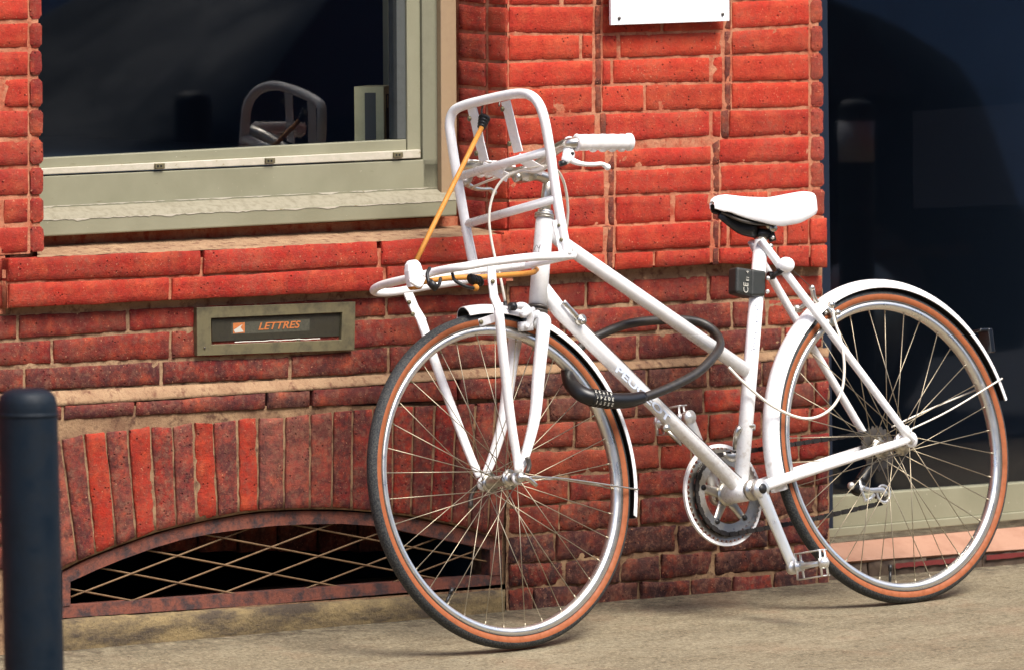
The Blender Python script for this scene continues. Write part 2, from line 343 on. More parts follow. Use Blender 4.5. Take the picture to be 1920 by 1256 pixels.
def wb(parent, x0, x1, top, bot, Y, col, dirt=.2, g=4., rough=1., **kw):
    g = max(0, g - .1)
    """one brick between sight columns x0..x1 and the joint lines top/bot (lists of points), face on plane y=Y"""
    return brick(parent, [W(x0, line(bot, x0) - g, Y), W(x1, line(bot, x1) - g, Y), W(x1, line(top, x1) + g, Y), W(x0, line(top, x0) + g, Y)], (0, -1, 0), vary(col), dirt, rough=rough, **kw)
def mortar(parent, x0, x1, z0, z1, y, mat, amp=.0016, cell=.011, back=.05):
    nx = max(1, int((x1 - x0) / cell)); nz_ = max(1, int((z1 - z0) / cell)); V = []; Fc = []
    for j in range(nz_ + 1):
        for i in range(nx + 1):
            x = lerp(x0, x1, i / nx); z = lerp(z0, z1, j / nz_); p = (x, y, z)
            V.append((x, y + nz(p, 60, 3) * amp * 1.6 + nz(p, 17, 5) * amp, z))
    Fc = [(j * (nx + 1) + i, j * (nx + 1) + i + 1, (j + 1) * (nx + 1) + i + 1, (j + 1) * (nx + 1) + i) for j in range(nz_) for i in range(nx)]
    g = G(); g.add(V, Fc); g.aabb(x0 + .0005, x1 - .0005, y + .004, y + back, z0 + .0005, z1 - .0005)
    return g.out('mortar', mat, parent)

UP, LEDGE, MID, LOW = 0.0, -.022, .004, -.014
RED, RED2, ORG = S(206, 58, 38), S(190, 48, 34), S(214, 66, 40)
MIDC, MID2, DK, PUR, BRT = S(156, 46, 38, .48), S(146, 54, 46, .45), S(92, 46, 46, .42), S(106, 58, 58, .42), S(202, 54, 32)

# ------------------------------------------------------------------ ground
xs = sorted(set([-60, -30, -15, -8, -5, -3, 3, 5, 8, 15, 30, 60] + [round(-2 + .25 * i, 3) for i in range(17)]))
ys = sorted(set([-60, -30, -20, -14, -8, -5, -4, -3, -2.6, 3, 1.5] + [round(-2 + .1 * i, 3) for i in range(26)]))
V = [(x, y, gz(x, min(y, .0)) + (noise.noise(Vector((x * 3, y * 3, 0))) * .0012)) for y in ys for x in xs]
nx = len(xs); Fc = [(j * nx + i, j * nx + i + 1, (j + 1) * nx + i + 1, (j + 1) * nx + i) for j in range(len(ys) - 1) for i in range(nx - 1)]
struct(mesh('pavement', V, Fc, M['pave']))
g = G(); g.add([(-60, -13.5, gz(0, -13.5) + .012), (60, -13.5, gz(0, -13.5) + .012), (60, -3.3, gz(0, -3.3) + .012), (-60, -3.3, gz(0, -3.3) + .012)], [(0, 1, 2, 3)])
struct(g.out('road', M['asphalt'], smooth=False))

# ------------------------------------------------------------------ left pier
lp = thing('brick_pier', (-1.5, 0, 0), 'red brick pier at the left edge of the photo, left of the sage window', 'pier', 'brick piers between the openings')
XL = W(56, 300).x; XE = W(80, 300).x
mortar(lp, -2.1, XL, W(57, 476).z, 2.4, .0024, M['mortar']); mortar(lp, XL, XE - .002, W(57, 472).z, 2.4, .009, M['mortar'], back=.15)
LL = [[(57, y), (-400, y + 457 * s)] for y, s in zip([-180, -126, -70, -14, 40, 93.6, 145, 204, 260, 313, 369, 422, 477], [.02, .022, .025, .028, .0325, .0325, .0325, .036, .039, .042, .044, .0458, .0465])]
for k in range(len(LL) - 1):
    c = [S(214, 66, 44), S(208, 58, 40), S(186, 48, 38)][0 if k < 4 else (1 if k < 7 else 2)]
    j = [-30, -150, 4, -90][k % 4]
    wb(lp, -330, j - 4, LL[k], LL[k + 1], UP, c, .1); wb(lp, j + 4 if k % 4 != 2 else 8, 53, LL[k], LL[k + 1], UP, c, .12)
    wb(lp, 58, 79 + .011 * max(0, line(LL[k], 60)), LL[k], LL[k + 1], .004, S(178, 52, 42), .35, edge=.006)
# ------------------------------------------------------------------ wall under the window: ledge, courses, string course, arch
uw = thing('brick_wall', (-.6, 0, 0), 'weathered brick wall under the window with the letter slot and arched cellar grate', 'wall')
L1 = [(15, 483), (-200, 493), (380, 468), (640, 455), (900, 440)]; L2 = [(15, 531), (-200, 541), (380, 517), (640, 503), (900, 490)]; L3 = [(17, 581), (-200, 590), (380, 563), (640, 550), (900, 540)]
PX = -.02                                                              # the pier's left side plane
mortar(uw, W(16, 530, LEDGE).x, PX - .001, W(300, 567, LEDGE).z + .004, W(300, 476, LEDGE).z - .012, LEDGE + .006, M['mortar'])
for xs_, a, b in (((15, 377, 382, 709, 716, 951), L1, L2), ((17, 318, 324, 718, 726, 951), L2, L3)):
    for i in range(0, 6, 2): wb(uw, xs_[i] + 1, xs_[i + 1], a, b, LEDGE, vary(S(198, 50, 36), .06), .22, g=2.5, rough=1.2)
# left of the ledge, the plain courses run on
mortar(uw, -2.1, PX - .001, W(300, 735, MID).z - .02, W(300, 568, MID).z + .03, MID + .004, M['mortar_dry'], amp=.0022)
for a, b in ((L1, L2), (L2, L3)):
    for xa, xb in ((-330, -90), (-84, 6)): wb(uw, xa, xb, a, b, .0, S(178, 48, 38), .3)
mortar(uw, -2.1, W(12, 530, 0).x, W(0, 590, 0).z, W(0, 480, 0).z, .004, M['mortar'])
m1 = [(-200, 652), (0, 640), (103, 634), (267, 622), (367, 615), (671, 598), (812, 590), (960, 583)]
m2 = [(-200, 700), (0, 690), (95, 685), (306, 675), (535, 667), (660, 655), (720, 648), (870, 644), (960, 640)]
s0 = [(-200, 748), (103, 733), (478, 715), (640, 706), (728, 701), (965, 687)]
L3m = [(x, y + 8) for x, y in L3]
def row(par, xs_, a, b, Y, cols, dirt, g=3.5, rough=1.3, gap=3):
    for i in range(len(xs_) - 1): wb(par, xs_[i] + gap, xs_[i + 1] - gap, a, b, Y, cols[i % len(cols)], dirt if not isinstance(dirt, list) else dirt[i % len(dirt)], g=g, rough=rough)
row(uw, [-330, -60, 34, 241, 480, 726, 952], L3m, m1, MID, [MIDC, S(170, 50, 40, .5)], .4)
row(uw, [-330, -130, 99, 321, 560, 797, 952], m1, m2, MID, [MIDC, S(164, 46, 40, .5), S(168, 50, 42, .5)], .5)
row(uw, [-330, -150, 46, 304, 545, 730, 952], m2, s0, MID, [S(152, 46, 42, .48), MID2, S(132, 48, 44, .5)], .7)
# string course: splayed mortar cap and a course of bricks
s1 = [(-200, 776), (111, 758), (252, 750), (497, 734), (640, 725), (720, 718), (961, 703)]
s2 = [(-200, 806), (111, 790), (363, 776), (640, 763), (716, 759), (965, 749)]
def splay(par, xa, xb, top, bot, y0, y1, mat, n=60, nm='mortar_splay'):
    V = []
    for i in range(n + 1):
        x = lerp(xa, xb, i / n)
        for j in range(5):
            t = j / 4; p = lerp(W(x, line(top, x), y0), W(x, line(bot, x) + 2, y1), t); p += Vector((0, -1, .4)) * (nz(p, 40, 2) * .002 + nz(p, 120, 6) * .0012 + math.sin(t * math.pi) * .002); V.append(p)
        p = W(x, line(bot, x) + 2, y1); V.append(p + Vector((0, .05, -.002))); 
    Fc = [(i * 6 + j, i * 6 + j + 1, (i + 1) * 6 + j + 1, (i + 1) * 6 + j) for i in range(n) for j in range(5)]
    return mesh(nm, V, Fc, mat, par)
splay(uw, -330, 954, s0, s1, MID + .001, LOW + .002, M['mortar_dry'], 110)
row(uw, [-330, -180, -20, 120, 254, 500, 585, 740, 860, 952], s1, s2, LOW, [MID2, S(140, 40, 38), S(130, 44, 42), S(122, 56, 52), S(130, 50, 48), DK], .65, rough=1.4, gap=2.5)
mortar(uw, -2.1, PX + .001, -.12, W(300, 760, LOW).z, .012, M['mortar_old'], back=.04)
a0 = [(60, 836), (115, 817), (153, 809), (198, 804), (240, 804), (279, 796), (324, 797), (350, 786), (400, 786), (420, 785), (478, 778), (533, 779), (583, 772), (640, 768), (693, 765), (965, 752)]
J = [((76, 838), (113, 1066)), ((116, 822), (147, 1052)), ((158, 812), (181, 1038)), ((198, 806), (220, 1023)), ((240, 803), (256, 1009)), ((283, 797), (294, 996)), ((324, 797), (332, 986)), ((364, 789), (370, 978)),
     ((399, 790), (410, 969)), ((446, 784), (449, 962)), ((485, 780), (485, 957)), ((535, 780), (534, 954)), ((583, 774), (583, 953)), ((625, 769), (624, 953)), ((663, 767), (661, 955)), ((701, 763), (699, 958)),
     ((739, 761), (737, 962)), ((777, 759), (772, 966)), ((818, 757), (809, 973)), ((857, 755), (848, 981)), ((894, 754), (882, 990)), ((931, 752), (915, 1001)), ((966, 750), (945, 1014))]
mort_arch = []
VC = [S(170, 92, 78), S(150, 62, 54), BRT, S(160, 66, 58), BRT, S(176, 48, 36), S(158, 62, 54), BRT, S(166, 74, 62), BRT, S(158, 84, 72), S(168, 84, 70), S(166, 72, 60), S(150, 52, 44), S(156, 56, 48), S(160, 52, 44),
      S(182, 46, 34), S(150, 46, 42), S(186, 44, 34), S(142, 50, 46), S(140, 56, 50), S(150, 70, 60)]
for i in range(len(J) - 1):
    (ax, ay), (bx, by) = J[i]; (cx, cy), (dx, dy) = J[i + 1]; bright = VC[i] == BRT
    brick(uw, [W(bx + 2.2, by - 2, LOW), W(dx - 2.2, dy - 2, LOW), W(cx - 2.2, cy + 3, LOW), W(ax + 2.2, ay + 3, LOW)], (0, -1, 0), vary(VC[i], .05), .34 if bright else .75, rough=2.3 if bright else 1.2)
# splayed courses left of the arch, behind the bollard
for k in range(5):
    ta = [(-330, 812 + k * 52), (76, 840 + k * 46)]; tb = [(-330, 864 + k * 52), (76, 886 + k * 46)]
    row(uw, [-330, -140, 20, 74 + k * 7], ta, tb, LOW, [MID2, DK], .6)
# mortar body behind the arch ring
arc_o = [(115, 1070), (147, 1053), (181, 1039), (220, 1024), (256, 1011), (294, 998), (332, 988), (370, 979), (410, 971), (449, 964), (485, 959), (534, 956), (583, 955), (624, 955), (661, 957), (699, 960), (737, 964), (772, 968), (809, 975), (848, 983), (882, 992), (915, 1003), (940, 1012)]
V = []
for x, y in arc_o:
    for t in range(9):
        tx = lerp(x, line([(115, 80), (530, 530), (940, 966)], x), t / 8); p = W(tx, lerp(y - 1, 760, t / 8), LOW + .0045); p.y += nz(p, 70, 1) * .002; V.append(p)
Fc = [(i * 9 + j, (i + 1) * 9 + j, (i + 1) * 9 + j + 1, i * 9 + j + 1) for i in range(len(arc_o) - 1) for j in range(8)]
k0 = len(V); V += [W(x, y - 1, LOW + .0045) + Vector((0, .13, 0)) for x, y in arc_o]
Fc += [(i * 9, k0 + i, k0 + i + 1, (i + 1) * 9) for i in range(len(arc_o) - 1)]
mesh('mortar', V, Fc, M['mortar_old'], uw)
# mortar backing was pierced for the cellar opening: rebuild it around the opening
for o in list(uw.children):
    if o.name.startswith('mortar') and o.data.materials[0] == M['mortar_old'] and len(o.data.vertices) > 2000: bpy.data.objects.remove(o)
g = G(); zt = W(500, 775, LOW).z
g.aabb(-2.1, W(112, 1000, LOW).x, LOW + .005, .1, -.12, zt); g.aabb(W(112, 1000, LOW).x, PX + .001, .0, .1, W(530, 930, 0).z, zt); g.aabb(W(946, 1000, LOW).x, PX + .001, .0, .1, -.12, zt)
g.aabb(W(112, 1000, LOW).x, PX, .0, .3, -.15, W(500, 1132, 0).z - .0)
g.out('mortar_core', M['mortar_old'], uw, smooth=False)
# plinth under the grate
pt = [(100, 1160), (117, 1158), (640, 1124), (945, 1103)]; pb = [(100, 1230), (120, 1227), (640, 1174), (945, 1142)]
V = []; n = 90
for i in range(n + 1):
    x = lerp(60, 947, i / n)
    for j, (yy, Yd) in enumerate(((line(pt, x), .03), (line(pt, x) + 2, -.010), (line(pt, x) + 8, -.020), (lerp(line(pt, x), line(pb, x), .5), -.022), (line(pb, x) - 6, -.021), (line(pb, x) + 16, -.018))):
        p = W(x, yy, Yd); p.y += nz(p, 50, 2) * .003 + nz(p, 130, 2) * .0015; p.z += nz(p, 35, 9) * .0025 if j < 3 else 0; V.append(p)
Fc = [(i * 6 + j, i * 6 + j + 1, (i + 1) * 6 + j + 1, (i + 1) * 6 + j) for i in range(n) for j in range(5)]
mesh('plinth', V, Fc, M['concrete'], uw)
# cellar recess (dark chamber behind the grate)
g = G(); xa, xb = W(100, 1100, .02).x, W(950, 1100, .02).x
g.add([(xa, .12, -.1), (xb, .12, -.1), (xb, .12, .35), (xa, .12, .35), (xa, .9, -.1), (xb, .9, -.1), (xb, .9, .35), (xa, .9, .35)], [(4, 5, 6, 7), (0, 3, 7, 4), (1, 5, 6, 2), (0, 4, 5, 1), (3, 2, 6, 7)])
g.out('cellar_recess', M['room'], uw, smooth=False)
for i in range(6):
    xx = 300 + 75 * i; brick(uw, [W(xx, 1035, .22), W(xx + 70, 1031, .22), W(xx + 70, 965, .22), W(xx, 969, .22)], (0, -1, 0), S(46, 12, 12), .6)  # brick colour darkened to stand for the shade inside the recess
# cellar grate
gr = thing('cellar_grate', W(520, 1130, .0), 'rusty arched iron grate with diamond mesh low in the wall', 'grate')
ai = [(132, 1090), (180, 1068), (229, 1048), (290, 1026), (344, 1010), (400, 999), (458, 991), (515, 985), (573, 982), (640, 981), (700, 985), (747, 993), (790, 1002), (831, 1011), (875, 1020), (919, 1030)]
YG = -.001
def strip(g, A, Bp, y0, y1):
    n = len(A); V = []
    for a, b in zip(A, Bp): V += [W(a[0], a[1], y0), W(b[0], b[1], y0), W(a[0], a[1], y0) + Vector((0, y1 - y0, 0)), W(b[0], b[1], y0) + Vector((0, y1 - y0, 0))]
    Fc = []
    for i in range(n - 1):
        k = i * 4; Fc += [(k, k + 1, k + 5, k + 4), (k + 2, k + 6, k + 7, k + 3), (k, k + 4, k + 6, k + 2), (k + 1, k + 3, k + 7, k + 5)]
    Fc += [(0, 2, 3, 1), ((n - 1) * 4, (n - 1) * 4 + 1, (n - 1) * 4 + 3, (n - 1) * 4 + 2)]
    return g.add(V, Fc)
ao = [(117, 1072), (165, 1048), (214, 1029), (270, 1008), (330, 990), (390, 976), (452, 965), (512, 959), (573, 957), (640, 958), (706, 962), (757, 969), (802, 977), (845, 985), (889, 996), (941, 1011)]
g = G(); strip(g, ao, ai, YG, .03); g.out('arch_bar', M['rust'], gr, smooth=False)
g = G(); strip(g, [(117, 1135), (640, 1098), (941, 1076)], [(117, 1158), (640, 1123), (941, 1101)], YG + .001, .03); g.out('bottom_bar', M['rust'], gr, smooth=False)
g = G(); strip(g, [(117, 1072), (132, 1090)], [(117, 1136), (132, 1134)], YG - .001, .028); g.out('side_bar', M['rust'], gr, smooth=False)
g = G(); strip(g, [(919, 1012), (941, 1011)], [(919, 1078), (941, 1077)], YG - .001, .028); g.out('side_bar', M['rust'], gr, smooth=False)
def inside(x, y): return 131 < x < 921 and y > line(ai, x) - 3 and y < line([(132, 1136), (640, 1099), (919, 1078)], x)
for fam in (0, 1):
    for a in range(-12, 14):
        pts = []
        for s in np.arange(-14, 14, .05):
            i, j = (s, a) if fam == 0 else (a, s)
            x = 158.6 + i * 87 + j * 89; y = 1108.4 - i * 33.5 + j * 17
            if inside(x, y): pts.append((x, y))
        if len(pts) > 4:
            P = []
            for k in range(0, len(pts), 6): x, y = pts[k]; P.append(W(x, y, .012 + .003 * math.sin((x + y * 2) * .07)))
            P.append(W(*pts[-1], .012)); g = G(); g.tube(P, (.0018, .0024) if False else .002, 6); g.out('wire', M['wire'], gr)
# ------------------------------------------------------------------ central pier
cp = thing('brick_pier', (.4, 0, 0), 'wide red brick pier behind the bicycle, under the white plaque', 'pier', 'brick piers between the openings')
XR = W(1543, 300).x
mortar(cp, PX + .0035, W(1521, 300).x, W(1300, 420, 0).z, 1.55, .0024, M['mortar'], back=.28)
g = G(); g.aabb(PX + .004, XR - .002, .008, .28, W(1300, 420, 0).z, 2.4); A1 = W(858, 300, .118); z_ = W(1000, 470, 0).z; g.add([(PX + .006, .004, z_), (A1.x + .003, .118, z_), (A1.x + .003, .27, z_), (PX + .006, .27, z_), (PX + .006, .004, 2.4), (A1.x + .003, .118, 2.4), (A1.x + .003, .27, 2.4), (PX + .006, .27, 2.4)], [(0, 4, 5, 1), (1, 5, 6, 2), (4, 7, 6, 5), (0, 1, 2, 3)]); g.aabb(PX + .002, XR - .004, .012, .28, -.12, W(1300, 420, 0).z); g.out('mortar_core', M['mortar'], cp, smooth=False)
K = [[(952, 12 - 52.5 * n), (1160, 11 - 51.8 * n), (1520, -3 - 51 * n)] for n in (4, 3, 2, 1)] + [
    [(952, 12), (1160, 11), (1520, -3)], [(952, 64.5), (1160, 65), (1345, 59), (1520, 48)], [(952, 117), (1160, 111), (1345, 105.5), (1520, 99)], [(952, 168), (1160, 159), (1345, 156), (1520, 152)],
    [(952, 221), (1160, 211), (1345, 207), (1520, 203)], [(952, 275), (1130, 270), (1334, 264), (1345, 261), (1520, 255)], [(952, 327), (1060, 322), (1150, 319), (1345, 309), (1520, 304)],
    [(952, 377), (1150, 368), (1345, 361), (1520, 354)], [(952, 432), (1150, 424), (1345, 414), (1520, 409)], [(952, 484), (1150, 474), (1345, 464), (1520, 459)]]
JX = {0: [955, 1113, 1132, 1355, 1374, 1517], 1: [955, 1055, 1062, 1113, 1132, 1200, 1206, 1355, 1374, 1517], 2: [955, 1113, 1132, 1355, 1374, 1517], 3: [955, 1050, 1057, 1113, 1132, 1355, 1374, 1517],
      4: [955, 1113, 1132, 1240, 1246, 1357, 1374, 1517], 5: [955, 1087, 1093, 1112, 1131, 1157, 1164, 1353, 1374, 1517], 6: [955, 1112, 1131, 1146, 1151, 1331, 1337, 1355, 1374, 1517],
      7: [955, 1111, 1130, 1207, 1212, 1355, 1373, 1517], 8: [955, 1116, 1136, 1331, 1337, 1352, 1369, 1517], 9: [955, 1093, 1098, 1135, 1156, 1333, 1350, 1517],
      10: [955, 1133, 1156, 1333, 1353, 1517], 11: [955, 1136, 1156, 1258, 1266, 1335, 1352, 1440, 1446, 1517]}
for k in range(12):
    a, b = K[k], K[k + 1]; xs_ = JX[k]
    c = S(210, 62, 40) if k < 8 else (S(204, 56, 38) if k < 10 else S(200, 50, 34))
    bb = [(x, y - (7 if (k == 8 and 1130 < x < 1345) else 0)) for x, y in b]
    aa = [(x, y + (9 if k == 9 and x < 1340 else 0)) for x, y in a]
    for i in range(0, len(xs_), 2): wb(cp, xs_[i], xs_[i + 1], aa, bb, UP, c, .06 if k < 8 else .14, g=2.5, rough=.8)
    # vertical moulding grooves: sunk slips, groove shade put into their brown colour
    o1 = 0 if k < 8 else 24 if k > 8 else 20; x1, x2 = (1118 + (o1 if k > 8 else (9 if k == 8 else 0)), 1127 + (o1 if k > 8 else (9 if k == 8 else 0)))
    wb(cp, x1 - 1, x2 + 1, aa, bb, .0008, S(150, 74, 56), .6, g=1)
    x1, x2 = (1360, 1370) if k < 8 else ((1354, 1366) if k == 8 else (1338, 1348)); wb(cp, x1 - 1, x2 + 1, aa, bb, .0008, S(144, 68, 52), .6, g=1)
    wb(cp, 1522, 1543 + .011 * max(0, line(a, 1530)), a, b, .0045, S(188, 74, 58), .3, g=3, edge=.006)
    # the pier's side, turned to the window
    def rv(x0, x1, col, dirt):
        A0 = W(952, 300, 0); A1 = W(858, 300, .118); nn = Vector((-(A1.y - A0.y), (A1.x - A0.x), 0)).normalized(); XP = lambda x, y, _: hit(x, y, A0 + nn * .001, nn)
        ya = [(858, line(a, 952) - 6), (912, line(a, 952) - 1), (952, line(a, 952))]; yb = [(858, line(b, 952) - 6), (912, line(b, 952) - 1), (952, line(b, 952))]
        brick(cp, [XP(x0, line(yb, x0) - 3, PX), XP(x1, line(yb, x1) - 3, PX), XP(x1, line(ya, x1) + 3, PX), XP(x0, line(ya, x0) + 3, PX)], nn, vary(col), dirt)
    rv(859, 909, S(176, 50, 40), .3); rv(914, 949, S(196, 58, 40), .15)
# ledge on the pier
E0 = K[12]; E1 = K[13]; E2 = [(952, 522), (1137, 511), (1345, 497), (1460, 500), (1552, 505)]
mortar(cp, PX - .012, W(1549, 450, LEDGE).x, W(1200, 500, LEDGE).z, W(1200, 428, LEDGE).z + .006, LEDGE + .005, M['mortar'], back=.2)
for xs_, a, b in (((940, 1132, 1157, 1333, 1353, 1364, 1371, 1471, 1478, 1517, 1521, 1552), E0, E1), ((940, 1135, 1155, 1225, 1231, 1333, 1351, 1455, 1460, 1518, 1522, 1552), E1, E2)):
    for i in range(0, len(xs_), 2): wb(cp, xs_[i], xs_[i + 1], a, b, LEDGE, S(204, 54, 36) if i < 8 else S(214, 66, 44), .15, g=2.4)
    for x1, x2 in ((1139, 1150), (1338, 1348)): wb(cp, x1, x2, a, b, LEDGE + .003, S(124, 56, 46), .6, g=0)  # ledge slips: darker brown stands in for shade in the groove
# middle courses
Q0 = [(x, y + 8) for x, y in E2]; Q0 = [(952, 536), (1029, 530), (1184, 522), (1368, 513), (1547, 514)]
Q1 = [(960, 583), (1079, 578), (1184, 572), (1341, 566), (1400, 562), (1547, 556)]; Q2 = [(960, 640), (1131, 632), (1228, 622), (1394, 617), (1547, 606)]
Q3 = [(965, 687), (1024, 683), (1184, 677), (1362, 666), (1547, 652)]
mortar(cp, PX + .001, W(1545, 600, MID).x, W(1200, 690, MID).z - .02, W(1200, 505, MID).z + .01, MID + .004, M['mortar_dry'], amp=.0022, back=.2)
row(cp, [955, 1100, 1186, 1330, 1433, 1546], Q0, Q1, MID, [S(164, 44, 36), S(170, 46, 36), S(150, 44, 40), S(158, 50, 42), S(200, 60, 42)], .3)
row(cp, [955, 1060, 1235, 1373, 1440, 1546], Q1, Q2, MID, [S(140, 46, 42), S(156, 46, 40), S(134, 46, 42), S(128, 44, 42), S(204, 64, 44)], .45)
row(cp, [955, 1075, 1197, 1330, 1470, 1546], Q2, Q3, MID, [S(146, 46, 42), S(142, 48, 42), S(120, 44, 42), S(110, 44, 42), S(186, 54, 42)], .55)
R1 = [(961, 703), (1024, 698), (1200, 690), (1362, 680), (1558, 668)]
splay(cp, 954, 1553, Q3, R1, MID + .001, LOW + .002, M['mortar_old'], 70)
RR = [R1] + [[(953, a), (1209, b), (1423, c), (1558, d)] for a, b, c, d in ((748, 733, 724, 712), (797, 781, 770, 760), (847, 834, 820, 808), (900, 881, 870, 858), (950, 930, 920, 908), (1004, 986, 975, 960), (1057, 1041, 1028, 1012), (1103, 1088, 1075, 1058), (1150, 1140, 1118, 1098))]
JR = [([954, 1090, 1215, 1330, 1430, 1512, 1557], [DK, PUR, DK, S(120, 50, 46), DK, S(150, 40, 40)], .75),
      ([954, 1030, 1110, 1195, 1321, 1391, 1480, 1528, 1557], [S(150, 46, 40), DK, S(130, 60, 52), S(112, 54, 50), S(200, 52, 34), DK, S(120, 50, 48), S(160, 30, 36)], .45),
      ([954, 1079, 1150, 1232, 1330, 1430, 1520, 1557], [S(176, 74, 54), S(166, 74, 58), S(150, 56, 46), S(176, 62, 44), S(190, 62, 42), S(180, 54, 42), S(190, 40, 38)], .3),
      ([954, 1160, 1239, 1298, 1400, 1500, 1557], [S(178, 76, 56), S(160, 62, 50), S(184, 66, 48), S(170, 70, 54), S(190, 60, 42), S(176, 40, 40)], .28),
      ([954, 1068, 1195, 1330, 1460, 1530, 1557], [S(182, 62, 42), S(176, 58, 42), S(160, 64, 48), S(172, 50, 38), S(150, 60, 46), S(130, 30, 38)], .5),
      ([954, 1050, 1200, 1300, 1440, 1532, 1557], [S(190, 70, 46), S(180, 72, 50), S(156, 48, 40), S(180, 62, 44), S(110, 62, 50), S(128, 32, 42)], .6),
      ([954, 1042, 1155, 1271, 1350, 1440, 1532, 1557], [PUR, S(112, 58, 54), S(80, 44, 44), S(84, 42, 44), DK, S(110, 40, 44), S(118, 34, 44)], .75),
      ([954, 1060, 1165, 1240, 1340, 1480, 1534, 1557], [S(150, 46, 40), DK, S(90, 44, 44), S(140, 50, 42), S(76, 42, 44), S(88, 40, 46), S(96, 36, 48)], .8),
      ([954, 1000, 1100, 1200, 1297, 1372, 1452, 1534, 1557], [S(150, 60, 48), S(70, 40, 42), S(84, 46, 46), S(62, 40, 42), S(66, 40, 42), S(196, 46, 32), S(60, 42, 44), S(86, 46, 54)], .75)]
V = []
n1, n2 = 60, 50
for j in range(n2 + 1):
    for i in range(n1 + 1):
        x = lerp(949, 1555, i / n1); t = j / n2; y = lerp(line(R1, x) + 3, line(RR[-1], x) + 30, t); p = W(x, y, LOW + .005); p.y += nz(p, 60, 4) * .003 + nz(p, 20, 4) * .002; V.append(p)
Fc = [(j * (n1 + 1) + i, j * (n1 + 1) + i + 1, (j + 1) * (n1 + 1) + i + 1, (j + 1) * (n1 + 1) + i) for j in range(n2) for i in range(n1)]
mesh('mortar', V, Fc, M['mortar_old'], cp)
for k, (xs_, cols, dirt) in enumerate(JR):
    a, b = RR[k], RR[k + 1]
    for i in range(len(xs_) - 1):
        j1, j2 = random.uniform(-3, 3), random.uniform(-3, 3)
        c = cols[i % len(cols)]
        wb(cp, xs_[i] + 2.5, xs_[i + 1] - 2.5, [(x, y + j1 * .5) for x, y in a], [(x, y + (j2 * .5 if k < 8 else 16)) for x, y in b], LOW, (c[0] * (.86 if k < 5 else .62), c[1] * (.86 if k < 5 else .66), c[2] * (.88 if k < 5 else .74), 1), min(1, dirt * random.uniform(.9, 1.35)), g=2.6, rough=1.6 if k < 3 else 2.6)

# ------------------------------------------------------------------ window
WY = .12
win = thing('window', W(450, 440, WY), 'sage green framed window with dark glass above the brick ledge', 'window')
def board(par, name, tl, tr, br, bl, y, depth, mat, bv=.0015):
    """a board whose front face has the four surveyed corners, running back by depth"""
    f = [W(*p, y) for p in (tl, tr, br, bl)]; b = [p + Vector((0, depth, 0)) for p in f]
    g = G(); g.add(f + b, [(3, 2, 1, 0), (4, 5, 6, 7), (0, 1, 5, 4), (1, 2, 6, 5), (2, 3, 7, 6), (3, 0, 4, 7)]); o = g.out(name, mat, par, smooth=False)
    if bv: bevel(o, bv)
    return o
X0 = 20; TOPY = -260
mat_chamfer = mat_plain('weathered_chamfer', S(180, 172, 146, .5), .75, 0, .7, 60, S(150, 140, 112, .45))
def yl(pts): return lambda x: line(pts, x)
sill_b = yl([(85, 444), (640, 415), (855, 405)]); sill_t = yl([(85, 412), (640, 386), (855, 374)]); st_t = yl([(85, 393), (640, 366), (827, 357)])
bd_t = yl([(85, 331), (640, 306), (789, 300)]); ws_t = yl([(85, 316), (640, 288), (789, 281)]); gl_b = yl([(85, 297), (640, 268), (762, 262)])
board(win, 'sill', (X0, sill_t(X0)), (857, sill_t(857)), (857, sill_b(857)), (X0, sill_b(X0)), WY - .045, .09, M['sage'], .003)
V = []; n = 90
for i in range(n + 1):
    x = lerp(X0, 856, i / n)
    for (yy, Y) in ((sill_t(x) + 1.5, WY - .046), (sill_t(x) - 9, WY - .034), (st_t(x) + 4, WY - .014), (st_t(x) - 2, WY - .004)): V.append(W(x, yy + 0, Y))
mesh('sill_chamfer', V, [(i * 4 + j, i * 4 + j + 1, (i + 1) * 4 + j + 1, (i + 1) * 4 + j) for i in range(n) for j in range(3)], mat_chamfer, win)
board(win, 'bottom_rail', (X0, bd_t(X0)), (823, bd_t(823)), (823, st_t(823)), (X0, st_t(X0)), WY - .004, .05, M['sage'], .002)
def chip_line(f, dy, Y, seed, thick=3.2, x1=790):
    g = G(); V = []; n = 160
    for i in range(n + 1):
        x = lerp(X0, x1, i / n); w = max(.15, thick * (.35 + nz((x * .03, seed, 0), 1) * 1.1 + nz((x * .12, seed, 3), 1) * .5)); V += [W(x, f(x) + dy, Y), W(x, f(x) + dy + w, Y)]
    g.add(V, [(2 * i, 2 * i + 1, 2 * i + 3, 2 * i + 2) for i in range(n)]); g.out('worn_edge', M['chip'], win)
chip_line(st_t, -6, WY - .0048, 1, 4.0, 820); chip_line(sill_t, 1, WY - .0462, 5, 4.0, 850)
board(win, 'casement_rail', (X0, gl_b(X0)), (762, gl_b(762)), (762, ws_t(762)), (X0, ws_t(X0)), WY + .004, .035, M['sage'])
board(win, 'weather_strip', (X0, ws_t(X0)), (789, ws_t(789)), (789, bd_t(789) - 3), (X0, bd_t(X0) - 3), WY - .006, .03, M['chip'])
for cx, cy in ((299, 312), (506, 302), (746, 291)):
    g = G(); p = W(cx, cy, WY - .008); g.box(p, (.012, 0, 0), (0, .003, 0), (0, 0, .0055)); o = g.out('drain_cap', M['brass'], win, smooth=False); bevel(o, .001)
    g = G(); g.box(p + Vector((-.006, -.0032, 0)), (.002, 0, 0), (0, .0004, 0), (0, 0, .002)); g.box(p + Vector((.002, -.0032, 0)), (.002, 0, 0), (0, .0004, 0), (0, 0, .002)); g.out('drain_slot', M['black'], o, smooth=False)
def vboard(name, x0, x1, yb, y, depth, mat):
    f = .0075; return board(win, name, (x0 - 2, TOPY), (x1 - 2, TOPY), (x1 + 1.2, yb), (x0 + 1.2, yb), y, depth, mat)
